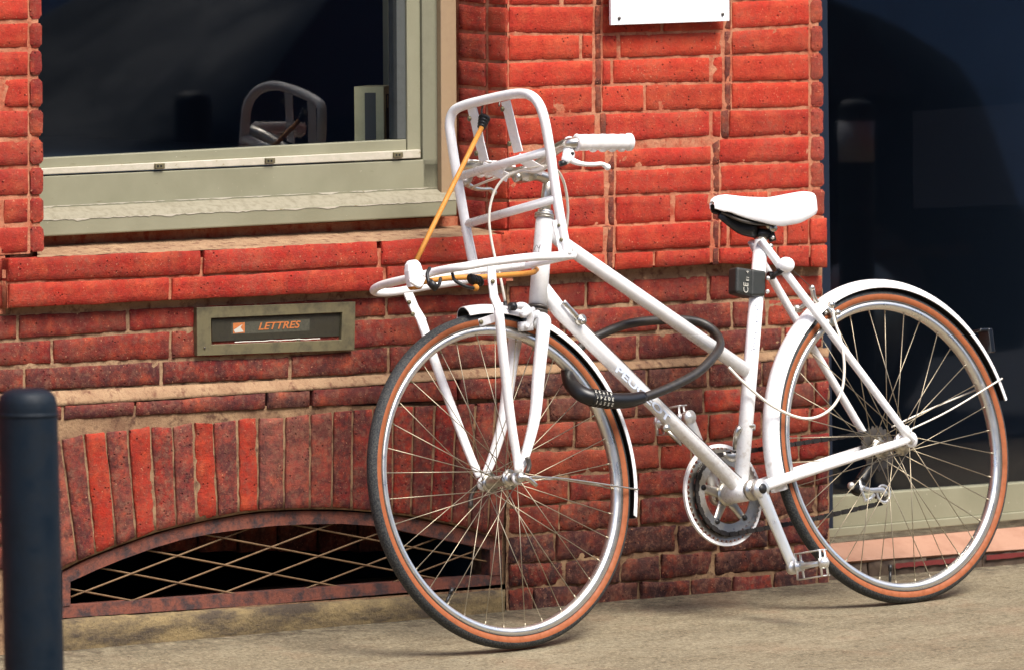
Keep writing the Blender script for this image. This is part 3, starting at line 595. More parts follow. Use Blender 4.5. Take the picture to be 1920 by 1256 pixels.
vboard('casing', 827, 856, 372, WY - .018, .06, mat_plain('casing_sidelit_tan', S(186, 158, 122), .6, 0, .35, 24, S(150, 118, 92)))  # tan casing colour has the side light painted in
vboard('jamb', 792, 823, 357, WY - .004, .05, mat_plain('jamb_paint', S(150, 148, 122), .6, 0, .3, 24, S(120, 114, 92)))
vboard('casement_stile', 763, 788, 284, WY + .003, .035, M['sage'])
vboard('glazing_bead', 744, 761, 262, WY + .008, .03, mat_plain('bead_grey', S(92, 96, 92), .6, 0, .3, 24)); vboard('inner_jamb', 728, 752, 262, .36, .02, M['sage'])
gz_y = WY + .020
g = G(); a = W(X0, 330, gz_y); b = W(745, 300, gz_y); g.add([a, (b.x, gz_y, b.z), (b.x, gz_y, W(700, TOPY, gz_y).z), (a.x, gz_y, W(700, TOPY, gz_y).z)], [(0, 1, 2, 3)])
g.out('pane', M['glass'], win, smooth=False)
# window reveal sill: mortar slope in shadow under the timber sill
ss = [(40, 456), (85, 452), (640, 425), (905, 414)]
V = []; n = 100
for i in range(n + 1):
    x = lerp(70, 952, i / n)
    for t in range(7):
        y = lerp(WY + .05, LEDGE + .004, t / 6); yy = lerp(line(ss, x), line(L1, x) + 2, t / 6); p = W(x, yy, y); p.x = min(p.x, PX + .01); p.z += nz(p, 30, 2) * .002 + nz(p, 90, 2) * .001; V.append(p)
mesh('mortar_slope', V, [(i * 7 + j, i * 7 + j + 1, (i + 1) * 7 + j + 1, (i + 1) * 7 + j) for i in range(n) for j in range(6)], M['mortar_dry'], uw)
g = G(); g.aabb(XE, PX, WY + .0, .26, W(300, 470, .2).z - .1, W(500, 419, .2).z + .0); g.out('mortar_core', M['mortar'], uw, smooth=False)
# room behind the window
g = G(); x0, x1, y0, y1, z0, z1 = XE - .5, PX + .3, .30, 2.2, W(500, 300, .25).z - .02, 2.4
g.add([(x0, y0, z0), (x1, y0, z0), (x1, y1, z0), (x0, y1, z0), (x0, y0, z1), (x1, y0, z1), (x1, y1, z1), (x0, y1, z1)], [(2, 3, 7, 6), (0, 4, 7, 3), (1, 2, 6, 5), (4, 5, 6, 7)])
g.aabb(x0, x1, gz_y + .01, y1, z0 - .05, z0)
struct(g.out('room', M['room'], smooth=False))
# carton on the inner sill
bx = thing('box', W(710, 268, .27), 'cream and grey carton standing behind the window glass', 'box')
p0, pc, p1 = W(665, 268, .30), W(720, 266, .25), W(746, 263, .30); zb = z0 + .001; zt = W(720, 163, .25).z
P = [Vector((p.x, p.y, zb)) for p in (p0, pc, p1)]; P.append(P[0] + P[2] - P[1]); T = [Vector((p.x, p.y, zt)) for p in P]
g = G(); g.add(P + T, [(0, 1, 5, 4), (1, 2, 6, 5), (2, 3, 7, 6), (3, 0, 4, 7), (4, 5, 6, 7)]); g.out('carton', M['carton'], bx, smooth=False)
def onface(A, Bv, u0, u1, v0, v1, mat, nm, e=.001):
    nrm = (Bv - A).cross(Vector((0, 0, 1))).normalized(); h = zt - zb
    q = [lerp(A, Bv, u) + Vector((0, 0, h * v)) + nrm * e for u, v in ((u0, v0), (u1, v0), (u1, v1), (u0, v1))]; gg = G(); gg.add(q, [(0, 1, 2, 3)]); gg.out(nm, mat, bx, smooth=False)
onface(P[0], P[1], .36, .74, .04, .92, M['cartongrey'], 'print_panel'); onface(P[0], P[1], .40, .60, .18, .29, M['text_pale'], 'label_square', .002); onface(P[0], P[1], .40, .60, .04, .14, M['text_pale'], 'label_square', .002)
onface(P[1], P[2], .15, .95, .04, .9, M['cartongrey'], 'print_panel')
for i in range(3): onface(P[1], P[2], .2 + .2 * i, .26 + .2 * i, .72, .88, M['carton'], 'stripe', .002)

# ------------------------------------------------------------------ glass door bay on the right
DY = .12
door = thing('glass_door', W(1740, 1000, DY), 'dark glass door with sage bottom rail right of the pier', 'door')
r_t = yl([(1561, 930), (1920, 904)]); r_m = yl([(1561, 990), (1920, 958)]); r_b = yl([(1561, 1007), (1920, 973)])
board(door, 'bottom_rail', (1530, r_t(1530)), (2200, r_t(2200)), (2200, r_m(2200)), (1530, r_m(1530)), DY, .04, M['sage'], .002)
board(door, 'kick_moulding', (1530, r_m(1530)), (2200, r_m(2200)), (2200, r_b(2200)), (1530, r_b(1530)), DY - .004, .044, M['sage'], .002)
gx0, gx1 = W(1530, 700, DY + .02).x, W(2200, 700, DY + .02).x
g = G(); zb_ = W(1700, 925, DY + .02).z; g.add([(gx0, DY + .02, zb_ - .03), (gx1, DY + .02, zb_ - .03), (gx1, DY + .02, 2.4), (gx0, DY + .02, 2.4)], [(0, 1, 2, 3)]); g.out('pane', M['glass'], door, smooth=False)
board(door, 'stile', (1530, -300), (1548, -300), (1563, 1000), (1540, 1000), DY - .002, .045, mat_plain('stile_paint', S(30, 42, 60), .4))
g = G(); f = [W(1712, 210, DY + .018), W(2090, 180, DY + .018), W(2090, 378, DY + .018), W(1712, 391, DY + .018)]; g.add(f, [(0, 3, 2, 1)])
t = NT('clear_notice_film'); tr = t.n('BsdfTransparent'); df = t.n('BsdfDiffuse'); df.inputs[0].default_value = S(96, 98, 112); mx = t.n('MixShader'); mx.inputs[0].default_value = .022
t.l(tr.outputs[0], mx.inputs[1]); t.l(df.outputs[0], mx.inputs[2]); t.l(mx.outputs[0], t.t.nodes['Material Output'].inputs[0]); g.out('notice_film', t.m, door, smooth=False)
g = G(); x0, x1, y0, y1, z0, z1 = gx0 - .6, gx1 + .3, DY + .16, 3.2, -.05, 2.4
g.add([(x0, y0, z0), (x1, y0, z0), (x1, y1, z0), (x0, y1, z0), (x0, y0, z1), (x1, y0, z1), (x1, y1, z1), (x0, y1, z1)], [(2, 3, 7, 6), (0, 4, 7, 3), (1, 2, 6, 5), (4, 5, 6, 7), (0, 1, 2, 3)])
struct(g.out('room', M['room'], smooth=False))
ds = thing('door_sill', W(1740, 1050, .02), 'peach stone door sill over a strip of old red paint', 'sill')
V = []; n = 50
for i in range(n + 1):
    x = lerp(1545, 2200, i / n)
    for (y, Y) in ((1017 - (x - 1561) * .088, DY + .05), (1018 - (x - 1561) * .088, DY - .03), (1050 - (x - 1563) * .072, .012), (1054 - (x - 1563) * .072, .008), (1058 - (x - 1563) * .072, .016)): V.append(W(x, y + nz((x * .02, 0, 0), 1.) * .5, Y))
mesh('slab', V, [(i * 5 + j, i * 5 + j + 1, (i + 1) * 5 + j + 1, (i + 1) * 5 + j) for i in range(n) for j in range(4)], M['peach'], ds, smooth=False)
xs_ = [1548, 1628, 1735, 1842, 1960, 2090, 2200]
ta = [(1548, 1057), (1920, 1030)]; tb = [(1548, 1118), (1920, 1092)]
for i in range(6): wb(ds, xs_[i] + 1.5, xs_[i + 1] - 1.5, ta, tb, .014, S(84, 66, 54, .5), .9, g=0, rough=2.6).data.materials[0] = M['stone']
for xa, xb in ((1679, 1804), (1850, 2190)):
    V = []; n = 24
    for i in range(n + 1):
        x = lerp(xa, xb, i / n); c = 1060 - (x - 1680) * .090; V += [W(x, c - 4.5 + nz((x * .1, 1, 0), 1), .008), W(x, c + 4.5 + nz((x * .1, 5, 0), 1) * 2, .008)]
    mesh('red_stripe', V, [(2 * i, 2 * i + 1, 2 * i + 3, 2 * i + 2) for i in range(n)], M['red'], ds)
g = G(); g.aabb(W(1548, 1000, 0).x, 2.2, .02, .12, -.15, W(1740, 1040, .02).z - .02); g.out('core', M['mortar_old'], ds, smooth=False)

# ------------------------------------------------------------------ building mass above and beside (beyond the frame)
up = thing('building', (0, .3, 2.4), 'upper storey of the red brick building above the bay', 'building')
g = G(); g.aabb(-9, 9, .0, .6, 2.4, 7.5); g.out('wall', mat_plain('far_brickwork', S(168, 56, 42), .9, 0, .4, 20), up, smooth=False)
g = G(); g.aabb(2.3, 9, .0, .6, -.2, 2.4); g.aabb(-9, -2.1, .0, .6, -.2, 2.4); g.out('wall', mat_plain('side_brickwork', S(168, 56, 42), .9, 0, .4, 20), up, smooth=False)
ob = thing('building', (10, -15.5, 0), 'grey rendered building across the street', 'building')
g = G(); g.aabb(-25, 45, -21, -15.5, -.4, 8.5); g.out('wall', M['stucco'], ob, smooth=False)
for i in range(18):
    x = -20 + 3.4 * i
    for z in (1.0, 4.6):
        g = G(); g.aabb(x, x + 1.5, -15.52, -15.42, z, z + 1.9); o = g.out('window', M['darkpane'], ob, smooth=False)

# ------------------------------------------------------------------ letter slot
ls = thing('letter_slot', W(518, 665, MID), 'tarnished metal letter slot reading LETTRES in the wall', 'letter slot')
YB = MID - .010
def q4(pts, y): return [W(*p, y) for p in pts]
fo = q4([(369, 577), (667, 566), (665, 656), (370, 667)], YB); fi = q4([(396, 597), (642, 586), (640, 637), (397, 646)], YB)
V = fo + fi + [p + Vector((0, .016, 0)) for p in fo] + [p + Vector((0, .014, 0)) for p in fi]
Fc = [(i, 4 + i, 4 + (i + 1) % 4, (i + 1) % 4) for i in range(4)] + [(i, (i + 1) % 4, 8 + (i + 1) % 4, 8 + i) for i in range(4)] + [(4 + i, 12 + i, 12 + (i + 1) % 4, 4 + (i + 1) % 4) for i in range(4)]
o = mesh('frame', V, Fc, M['brass'], ls, smooth=False); bevel(o, .0012)
fl = q4([(397, 598), (641, 587), (639, 630), (398, 640)], YB + .007); g = G(); g.add(fl + [p + Vector((0, .003, 0)) for p in fl], [(0, 3, 2, 1), (0, 1, 5, 4), (1, 2, 6, 5), (2, 3, 7, 6), (3, 0, 4, 7)]); flap = g.out('flap', M['flap'], ls, smooth=False)
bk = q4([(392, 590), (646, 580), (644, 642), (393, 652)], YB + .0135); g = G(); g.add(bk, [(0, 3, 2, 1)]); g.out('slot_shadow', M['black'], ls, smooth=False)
V = []; n = 24
for i in range(n + 1):
    x = lerp(440, 600, i / n); y = line([(397, 643), (640, 633)], x) - .5 + nz((x * .06, 0, 0), 1) * 1.2; V += [W(x, y - .4, YB + .004), W(x, y + 1.0, YB + .003)]
mesh('letter_edge', V, [(2 * i, 2 * i + 1, 2 * i + 3, 2 * i + 2) for i in range(n)], M['text_pale'], ls)
xd = (W(600, 605, YB) - W(420, 614, YB)); yt = YB + .0068
pl = q4([(434, 605), (581, 598), (580, 620), (434, 627)], yt); g = G(); g.add(pl, [(0, 3, 2, 1)]); g.out('sticker', mat_plain('faded_sticker', S(96, 94, 76, .5), .6, 0, .7, 120, S(70, 68, 56, .5)), flap, smooth=False)
text('lettering', 'LETTRES', .0205, W(522, 611, yt - .0006), xd, (0, 0, 1), M['text_orange'], flap, .0002, .3, .0004, 1.36)
lg = q4([(437, 606), (459, 604.5), (459, 624), (437, 625.5)], yt - .0005); g = G(); g.add(lg, [(0, 3, 2, 1)]); g.out('logo_square', M['text_orange'], flap, smooth=False)
lg = q4([(438, 619), (455, 608), (451, 614), (457, 622), (441, 624)], yt - .001); g = G(); g.add(lg, [(4, 3, 2, 1, 0)]); g.out('logo_bird', M['text_pale'], flap, smooth=False)
g = G(); g.disc(W(384, 652, YB - .001), (0, 1, 0), .0022, .002, 10); g.out('screw', M['dark_steel'], ls)
# ------------------------------------------------------------------ plaque
pq = thing('plaque', W(1255, 44, -.03), 'plain white plaque on stand-off screws at the top of the pier', 'sign')
board(pq, 'board', (1142, -330), (1364, -337), (1368, 40), (1146, 48), -.030, .007, M['plaque'], .001)
for x, y in ((1161, 35), (1355, 27.5)):
    g = G(); p = W(x, y, -.031); g.disc(p, (0, 1, 0), .0036, .003, 14); g.out('screw', M['dark_steel'], pq); g = G(); g.disc(p + Vector((0, .02, 0)), (0, 1, 0), .006, .026, 12); g.out('spacer', M['alloy'], pq)
# ------------------------------------------------------------------ bollards
def bollard(px, py, depth, lab, band, mir=None, r=.0485, tilt=0., group='navy street bollards'):
    p = CAM + ray(px, py) * depth
    if mir is not None: p = Vector((p.x, 2 * mir - p.y, p.z))
    z0 = gz(p.x, p.y) - .01; H = p.z - z0; b = Vector((p.x, p.y, z0)); t = thing('bollard', b, lab, 'bollard', group)
    g = G(); prof = [(r, 0), (r, H - .034), (r * .985, H - .024), (r * .93, H - .013), (r * .80, H - .006), (r * .55, H - .0015), (r * .25, H), (.0005, H)]; n = 40; V = []
    for rr, z in prof:
        for k in range(n): V.append(b + Vector((rr * math.cos(6.2832 * k / n) + tilt * (z - H), rr * math.sin(6.2832 * k / n), z)))
    g.add(V, [(i * n + k, i * n + (k + 1) % n, (i + 1) * n + (k + 1) % n, (i + 1) * n + k) for i in range(len(prof) - 1) for k in range(n)]); g.out('post', M['bollard'], t)
    g = G(); g.tube([b + Vector((tilt * -.035, 0, H - .046)), b + Vector((tilt * -.04, 0, H - .040))], r * 1.012, n); g.out('cap_seam', M['bollard'], t)
    if band:
        g = G(); g.tube([b + Vector((0, 0, H - .16)), b + Vector((0, 0, H - .055))], r * 1.015, n); g.out('band', M['band'], t)
    g = G(); g.tube([b + Vector((tilt * -H, 0, -.0)), b + Vector((tilt * -H, 0, .02))], r * 1.35, n); g.out('base_collar', M['bollard'], t)
bollard(51, 727, 12.6, 'dark navy bollard in the lower left corner of the photo', False, tilt=-.018, r=.0487)
bollard(362, 172, 19.4, 'navy bollard by the kerb mirrored in the window glass', False, gz_y)
bollard(1602, 186, 20.0, 'navy bollard with a pale band mirrored in the door glass', True, DY + .02)

# ------------------------------------------------------------------ parked car (seen mirrored in the panes)
car = thing('parked_car', (3.0, -4.6, gz(0, -4.6)), 'dark blue hatchback parked along the kerb, mirrored in the window glass', 'car')
cz = gz(0, -4.6) + .012; cx0 = .9; CL = 4.3; V = []; ns = 44
TOPC = [(0, .62), (.08, .74), (.55, .84), (1.05, .93), (1.15, .96), (1.85, 1.38), (2.3, 1.45), (3.2, 1.42), (3.75, 1.24), (4.15, .98), (4.27, .80), (4.3, .6)]
def carw(x): return line([(0, .62), (.25, .78), (.8, .85), (3.6, .86), (4.1, .80), (4.3, .70)], x)
for i in range(ns + 1):
    x = CL * i / ns; tp = line(TOPC, x); w = carw(x); belt = min(tp - .02, line([(0, .6), (1.1, .92), (4.0, .98), (4.3, .6)], x)); ro = max(0, (tp - belt) / .5)
    sec = [(-w * .93, .20), (-w, .36), (-w * 1.01, .55), (-w * .99, belt * .9), (-w * .95, belt), (-lerp(w * .9, w * .74, min(1, ro)), lerp(belt, tp, .8)), (-w * .55, tp - .012), (0, tp)]
    sec = sec + [(-a, b) for a, b in sec[-2::-1]]
    V += [Vector((cx0 + x, -4.6 + a, cz + b)) for a, b in sec]
m_ = 15; Fc = [(i * m_ + k, i * m_ + k + 1, (i + 1) * m_ + k + 1, (i + 1) * m_ + k) for i in range(ns) for k in range(m_ - 1)] + [tuple(range(m_)), tuple(ns * m_ + k for k in range(m_))]
mesh('body', V, Fc, mat_plain('blue_car_paint', (.008, .020, .036, 1), .6, 0, .5, 2, (.003, .008, .014, 1), 0, .12), car)
for xa, xb in ((1.62, 2.42), (2.50, 3.25), (3.32, 3.72)):
    g = G(); ya = -4.6 + .845
    g.add([(cx0 + xa - (.32 if xa < 2 else 0), ya, cz + .96), (cx0 + xb, ya, cz + .98), (cx0 + xb - (.1 if xb > 3.3 else 0), ya - .13, cz + (1.34 if xb < 3.3 else 1.20)), (cx0 + xa + (.12 if xa < 2 else 0), ya - .13, cz + 1.33)], [(0, 1, 2, 3)]); g.out('window', M['darkpane'], car, smooth=False)
for xw in (.78, 3.45):
    for sy in (-1, 1):
        g = G(); g.tube([(cx0 + xw, -4.6 + sy * .70, cz + .31), (cx0 + xw, -4.6 + sy * .875, cz + .31)], .31, 28); wt_ = g.out('wheel', M['tread'], car)
        g = G(); g.disc((cx0 + xw, -4.6 + sy * .878, cz + .31), (0, 1, 0), .20, .01, 24); g.out('rim', M['alloy'], wt_)
for zz in (.62,):
    g = G(); g.aabb(cx0 + .5, cx0 + 3.9, -4.6 + .868, -4.6 + .880, cz + .50, cz + .53); g.out('side_trim', M['black'], car, smooth=False)
# grit swept against the foot of the wall
g = G()
for i in range(420):
    x = random.uniform(-1.4, 1.4); y = -.03 - abs(random.gauss(0, .16)) if random.random() < .7 else random.uniform(-.9, -.05); r = random.uniform(.0008, .0026) * (1.4 if random.random() < .06 else 1); z = gz(x, y)
    c = Vector((x, y, z + r * .4)); V = [c + Vector((random.uniform(.6, 1.2) * r * a, random.uniform(.6, 1.2) * r * b, random.uniform(.5, .9) * r * d)) for a, b, d in ((1, 0, 0), (-1, 0, 0), (0, 1, 0), (0, -1, 0), (0, 0, 1))]
    g.add(V, [(0, 2, 4), (2, 1, 4), (1, 3, 4), (3, 0, 4)])
o = g.out('grit', mat_plain('grit', S(150, 130, 104), .9, 0, .9, 200, S(40, 32, 28)), None, smooth=False); o['kind'] = 'stuff'

# ================================================================== bicycle
bike = thing('bicycle', (HF + HR) / 2 * Vector((1, 1, 0)).length * 0 + Vector((.2, -.39, gz(.2, -.39))), 'white town bicycle with front rack leaning on the brick pier', 'bicycle')
def part(g, name, mat, par=None, **kw): return g.out(name, M[mat] if isinstance(mat, str) else mat, par or bike, **kw)
R1_, R2_ = .343, .336
def ang(c, p): d = p - c; return math.atan2(d.dot(BV), d.dot(BH))
def wheel(c, R, hubhalf, lab, flr, valve_t, rear):
    wt = empty('wheel', c, bike); wt['label'] = lab
    g = G(); rc = R - .0150; prof = []; mi = []; n = 28
    for k in range(n):
        a = 2 * math.pi * k / n; prof.append((rc + .0150 * math.cos(a), .0152 * math.sin(a)))
        am = (a + math.pi / n); mi.append(0 if math.cos(am) > .14 else 1)
    ring(g, c, BH, BV, BW, prof, 0, 2 * math.pi, 144, True, mi)
    g.out('tyre', None, wt, mats=[M['tread'], M['wall_tan']])
    g = G(); rr = R - .0262
    prof = [(rr + .001, .0122), (rr - .0125, .0108), (rr - .0165, .006), (rr - .0175, 0), (rr - .0165, -.006), (rr - .0125, -.0108), (rr + .001, -.0122)]
    ring(g, c, BH, BV, BW, prof, 0, 2 * math.pi, 144, True, None); g.out('rim', M['rim'], wt)
    g = G(); ring(g, c, BH, BV, BW, [(rr + .002, .0126), (rr - .0012, .0126), (rr - .0012, -.0126), (rr + .002, -.0126)], 0, 2 * math.pi, 144, True, None); g.out('rim_bead', M['dark_steel'], wt)
    g = G(); w = BW; hh = hubhalf
    g.tube([c - w * hh, c - w * (hh - .004), c - w * (hh - .010), c - w * (hh * .4), c, c + w * (hh * .4), c + w * (hh - .010), c + w * (hh - .004), c + w * hh], [.010, .016, .014, .0115, .011, .0115, .014, .016, .010], 20)
    for s in (-1, 1): g.disc(c + w * s * (hh - .006), w, flr, .003, 24)
    g.out('hub', M['alloy'], wt)
    g = G(); g.tube([c - w * (hh + .022), c + w * (hh + .022)], .0046, 10); g.out('axle', M['dark_steel'], wt)
    N = 36; rs = rr - .012
    for i in range(N):
        s = 1 if i % 2 else -1; fa = 2 * math.pi * (i // 2) / (N / 2) * 1.0; sgn = 1 if (i // 2) % 2 else -1
        ra = 2 * math.pi * i / N + .06; ha = ra + sgn * math.radians(62 if not rear else 66)
        pr = c + (BH * math.cos(ra) + BV * math.sin(ra)) * rs + BW * s * .002; ph = c + (BH * math.cos(ha) + BV * math.sin(ha)) * (flr - .003) + BW * s * (hh - .006 + sgn * .002)
        g = G(); d = (pr - ph).normalized(); g.tube([ph, pr], .00098, 6); g.tube([pr - d * .012, pr + d * .002], .0019, 6); g.out('spoke', M['steel'], wt)
    rad = BH * math.cos(valve_t) + BV * math.sin(valve_t)
    g = G(); g.tube([c + rad * (rs - .002), c + rad * (rs - .03)], .003, 8); g.tube([c + rad * (rs - .03), c + rad * (rs - .043)], .0042, 8); g.out('valve', M['black'], wt)
    return wt
wf = wheel(HF, R1_, .038, 'front wheel with tan sidewall tyre', .021, ang(HF, B(836, 1130)), False)
wr = wheel(HR, R2_, .040, 'rear wheel with tan sidewall tyre', .024, ang(HR, B(1668, 1085)), True)
# mudguards
def guard(c, R, pa, pb, lab, w0=.0215, dR=.016):
    t0, t1 = ang(c, pa), ang(c, pb)
    if t0 < t1: t0 += 2 * math.pi
    g = G(); prof = []; n = 10
    for k in range(n + 1):
        a = -1.35 + 2.7 * k / n; prof.append((R + dR - .021 + .025 * math.cos(a), w0 * math.sin(a)))
    outer = [(r, o) for r, o in prof]; inner = [(r - .0014, o * .965) for r, o in prof[::-1]]
    ring(g, c, BH, BV, BW, outer + inner, t1, t0, 90, False, [0] * (n + 1) + [1] * (n + 1))
    k = len(outer) * 2; N = 91; base = len(g.v) - N * k
    g.f.append(tuple(base + i for i in range(k))); g.m.append(0); g.f.append(tuple(base + (N - 1) * k + i for i in range(k))[::-1]); g.m.append(0)
    for r_, o_ in (outer[0], outer[-1]):
        P = [c + (BH * math.cos(lerp(t1, t0, i / 70)) + BV * math.sin(lerp(t1, t0, i / 70))) * (r_ - .0005) + BW * o_ for i in range(71)]; g.tube(P, .0016, 6)
    o = g.out('mudguard', None, bike, mats=[M['white'], M['black']]); o['label'] = lab; return o
mgf = guard(HF, R1_, B(868, 588), B(1192, 972), 'front mudguard')
mgr = guard(HR, R2_, B(1446, 925), B(1884, 748), 'rear mudguard', .023, .018)
for par, pts in ((mgf, [(985, 893, .055), (1060, 897, .045), (1197, 917, .024)]), (mgf, [(905, 905, -.055), (1060, 898, -.045), (1170, 921, -.024)]),
                 (mgr, [(1704, 806, .06), (1780, 769, .05), (1879, 709, .026)]), (mgr, [(1672, 800, -.06), (1740, 768, -.05), (1850, 722, -.026)])):
    g = G(); g.tube([B(*p) for p in pts], .0019, 8, 6); g.out('stay', M['cable'] if par is mgr else M['alloy'], par)
# frame
fr = G()
def T(g, pts, r, n=16, sm=0): g.tube([B(*p) if len(p) == 3 else B(p[0], p[1], 0) for p in pts], r, n, sm)
T(fr, [(1022, 407), (1008, 572)], .0190, 20)
T(fr, [(1028, 432), (1060, 460), (1398, 694)], .0150, 18)
T(fr, [(1016, 540), (1050, 584), (1388, 916)], .0163, 18)
T(fr, [(1427, 452), (1388, 920)], .0155, 18)
BB = B(1387, 922); fr.tube([BB - BW * .036, BB + BW * .036], .0215, 22)
cs = [B(1400, 921, .012), B(1440, 908, .024), B(1500, 888, .034), B(1698, 826, .060)]
ssn = [B(1434, 464, .007), B(1447, 478, .020), B(1690, 800, .060), B(1698, 822, .060)]
for P in (cs, ssn):
    rad = [.0125, .0125, .0115, .0085] if P is cs else [.0085, .0090, .0085, .0080]
    fr.tube(P, rad, 14, 3); fr.tube([mirror(p) for p in P], rad, 14, 3)
for s in (1, -1):
    c = B(1704, 824, .061); c = c if s == 1 else mirror(c)
    fr.disc(c + BH * .006, BW, .017, .005, 20); fr.disc(B(1699, 805, .061) if s == 1 else mirror(B(1699, 805, .061)), BW, .009, .005, 14)
    fr.ball(c + BH * .003 + BV * .018 + BW * s * .004, .0045, 6)
frame = part(fr, 'frame', 'white')
fr2 = G(); fr2.disc(B(1021, 404), (B(1022, 407) - B(1008, 572)), .0205, .006, 20); fr2.disc(B(1021, 409), (B(1022, 407) - B(1008, 572)), .0215, .003, 20)
T(fr2, [(1023, 396), (1022, 404)], .0165, 18); part(fr2, 'headset', 'alloy')
g = G(); ax = B(1022, 407) - B(1008, 572); g.disc(B(1007, 577), ax, .0225, .005, 22); g.disc(B(1007, 581), ax, .019, .006, 20); g.disc(B(1006, 584), ax, .0235, .003, 22); part(g, 'headset', 'dark_steel')
# fork
g = G(); bl = [B(1008, 596, .012), B(1019, 602, .036), B(1018, 622, .044), B(1010, 700, .048), B(1003, 780, .052), B(987, 846, .055), B(975, 878, .056), B(969, 893, .056)]
rr = [.0135, .0155, .0145, .0135, .012, .010, .0085, .0078]; g.tube(bl, rr, 16, 4); g.tube([mirror(p) for p in bl], rr, 16, 4); g.tube([bl[1], mirror(bl[1])], .0150, 16)
for s in (1, -1):
    c = HF + BW * .056 * s; g.disc(c, BW, .0135, .006, 18)
part(g, 'fork', 'white')
g = G(); c = HF + BW * .066; g.disc(c, BW, .010, .016, 18); g.tube([c + BW * .006, c + BW * .010 + BH * .012 - BV * .004, c + BW * .012 + BH * .03 - BV * .02], [.006, .0055, .004], 8, 4); part(g, 'skewer', 'alloy')
g = G(); g.tube([c + BW * .008 + BH * .012 + BV * .008, c + BW * .008 + BH * .020 + BV * .022, c + BW * .008 + BH * .018 + BV * .040], [.004, .005, .006], 8, 4); part(g, 'hub_lever', 'dark_steel'); g = G()
g.tube([HF - BW * .07, HF - BW * .075 - BH * .018 - BV * .02, HF - BW * .075 - BH * .024 - BV * .045], [.005, .0045, .006], 8, 4); part(g, 'hub_lever', 'dark_steel')
# stem and handlebar
g = G(); T(g, [(1021, 400), (1027, 352), (1030, 334)], .0115, 14); T(g, [(1030, 338), (1012, 330), (985, 327)], [.013, .012, .0125], 14, 3); cc = B(983, 327); g.tube([cc - BW * .022, cc + BW * .022], .0175, 18); g.disc(cc - BH * .02 - BV * .006, BH, .010, .012, 12)
part(g, 'stem', 'alloy')
g = G(); hb = [B(983, 327, 0), B(1000, 316, .030), B(1022, 300, .070), B(1036, 286, .105), B(1054, 274, .145), B(1080, 268, .178), B(1178, 267, .196)]
g.tube(hb, .0112, 14, 6); g.tube([mirror(p) for p in hb], .0112, 14, 6); part(g, 'handlebar', 'alloy')
ga, gb = B(1079, 268, .178), B(1184, 267, .197)
for mf in (lambda p: p, mirror):
    g = G(); P = []; Rr = []; n = 44
    for i in range(n + 1):
        t = i / n; P.append(mf(lerp(ga, gb, t))); fg = 0 if t < .22 or t > .92 else abs(math.sin((t - .22) / .70 * math.pi * 4)) * .0022; Rr.append(.0165 + .0010 * math.sin(t * 3.1) + (.0018 if t > .93 or t < .04 else 0) - (.0012 - fg * .5) * (1 if .22 < t < .92 else 0))
    Rr[0] = .0150; Rr[-1] = .0120; P[-1] = P[-1] + (P[-1] - P[-2]) * .5
    g.tube(P, Rr, 20)
    d = (P[-1] - P[0]).normalized(); dn = -BV if True else BV
    for k in range(4):
        c = mf(lerp(ga, gb, .30 + .17 * k)) - BV * .0125; g.ball(c, .0085, 8, sc=(1.25, 1.0, .95))
    part(g, 'grip', 'grip')
    # brake lever: clamp, body, blade
    g = G(); cl = [mf(B(1066, 271, .160)), mf(B(1070, 270, .166))]; g.tube(cl, .0155, 16)
    body = [mf(B(1066, 280, .163)), mf(B(1066, 292, .166)), mf(B(1062, 300, .168)), mf(B(1060, 306, .168))]; g.tube(body, [(.011, .012), (.0125, .013), (.011, .011), (.006, .007)], 12, 3)
    bl_ = [mf(B(1064, 296, .170)), mf(B(1076, 303, .172)), mf(B(1092, 308, .176)), mf(B(1112, 309, .180)), mf(B(1128, 308, .183)), mf(B(1139, 314, .185))]
    g.tube(bl_, [(.008, .005), (.0065, .005), (.0048, .0065), (.0045, .0068), (.0045, .006), (.0062, .0062)], 12, 5); g.ball(bl_[-1], .0068, 8); lev = part(g, 'brake_lever', 'white' if mf is not mirror else 'alloy')
    g = G(); q = mf(B(1066, 290, .166)); g.ball(q + BW * .0125 * (1 if mf is not mirror else -1), .0038, 6); g.tube([mf(B(1060, 305, .168)), mf(B(1050, 308, .166))], .0062, 10); g.out('pivot', M['black'], lev)
# saddle
sa, sb = B(1335, 383), B(1500, 377); e1 = (sb - sa).normalized(); e2 = BW; e3 = e1.cross(e2) * -1
if e3.z < 0: e3 = -e3
Ls = (sb - sa).length; g = G(); V = []; sec = 30; nn = 18
def sp(t, pts): return line(pts, t)
for i in range(sec + 1):
    t = i / sec; x = t * Ls
    hw = sp(t, [(0, .008), (.03, .016), (.10, .0205), (.3, .026), (.5, .042), (.7, .066), (.85, .076), (.94, .070), (.985, .052), (1, .03)])
    top = sp(t, [(0, .006), (.05, .0165), (.12, .019), (.35, .0115), (.55, .0075), (.75, .0125), (.88, .0165), (.95, .014), (1, .0)])
    dr = sp(t, [(0, .012), (.05, .030), (.2, .040), (.4, .050), (.6, .062), (.75, .062), (.9, .050), (1, .020)])
    for k in range(nn + 1):
        a = -1 + 2 * k / nn; aa = abs(a); yy = hw * math.copysign(min(1, math.sin(min(1, aa * 1.35) * math.pi / 2)), a); zz = top - dr * max(0, (aa - .25) / .75) ** 2.2 - .004 * aa
        V.append(sa + e1 * x + e2 * yy + e3 * zz)
    for k in range(nn, -1, -1):
        a = -1 + 2 * k / nn; aa = abs(a); yy = .88 * hw * math.copysign(min(1, math.sin(min(1, aa * 1.35) * math.pi / 2)), a); zz = top - dr * max(0, (aa - .25) / .75) ** 2.2 - .004 * aa - (.006 if aa < .85 else .0015)
        V.append(sa + e1 * x + e2 * yy + e3 * zz)
m_ = 2 * (nn + 1); Fc = []; fm = []
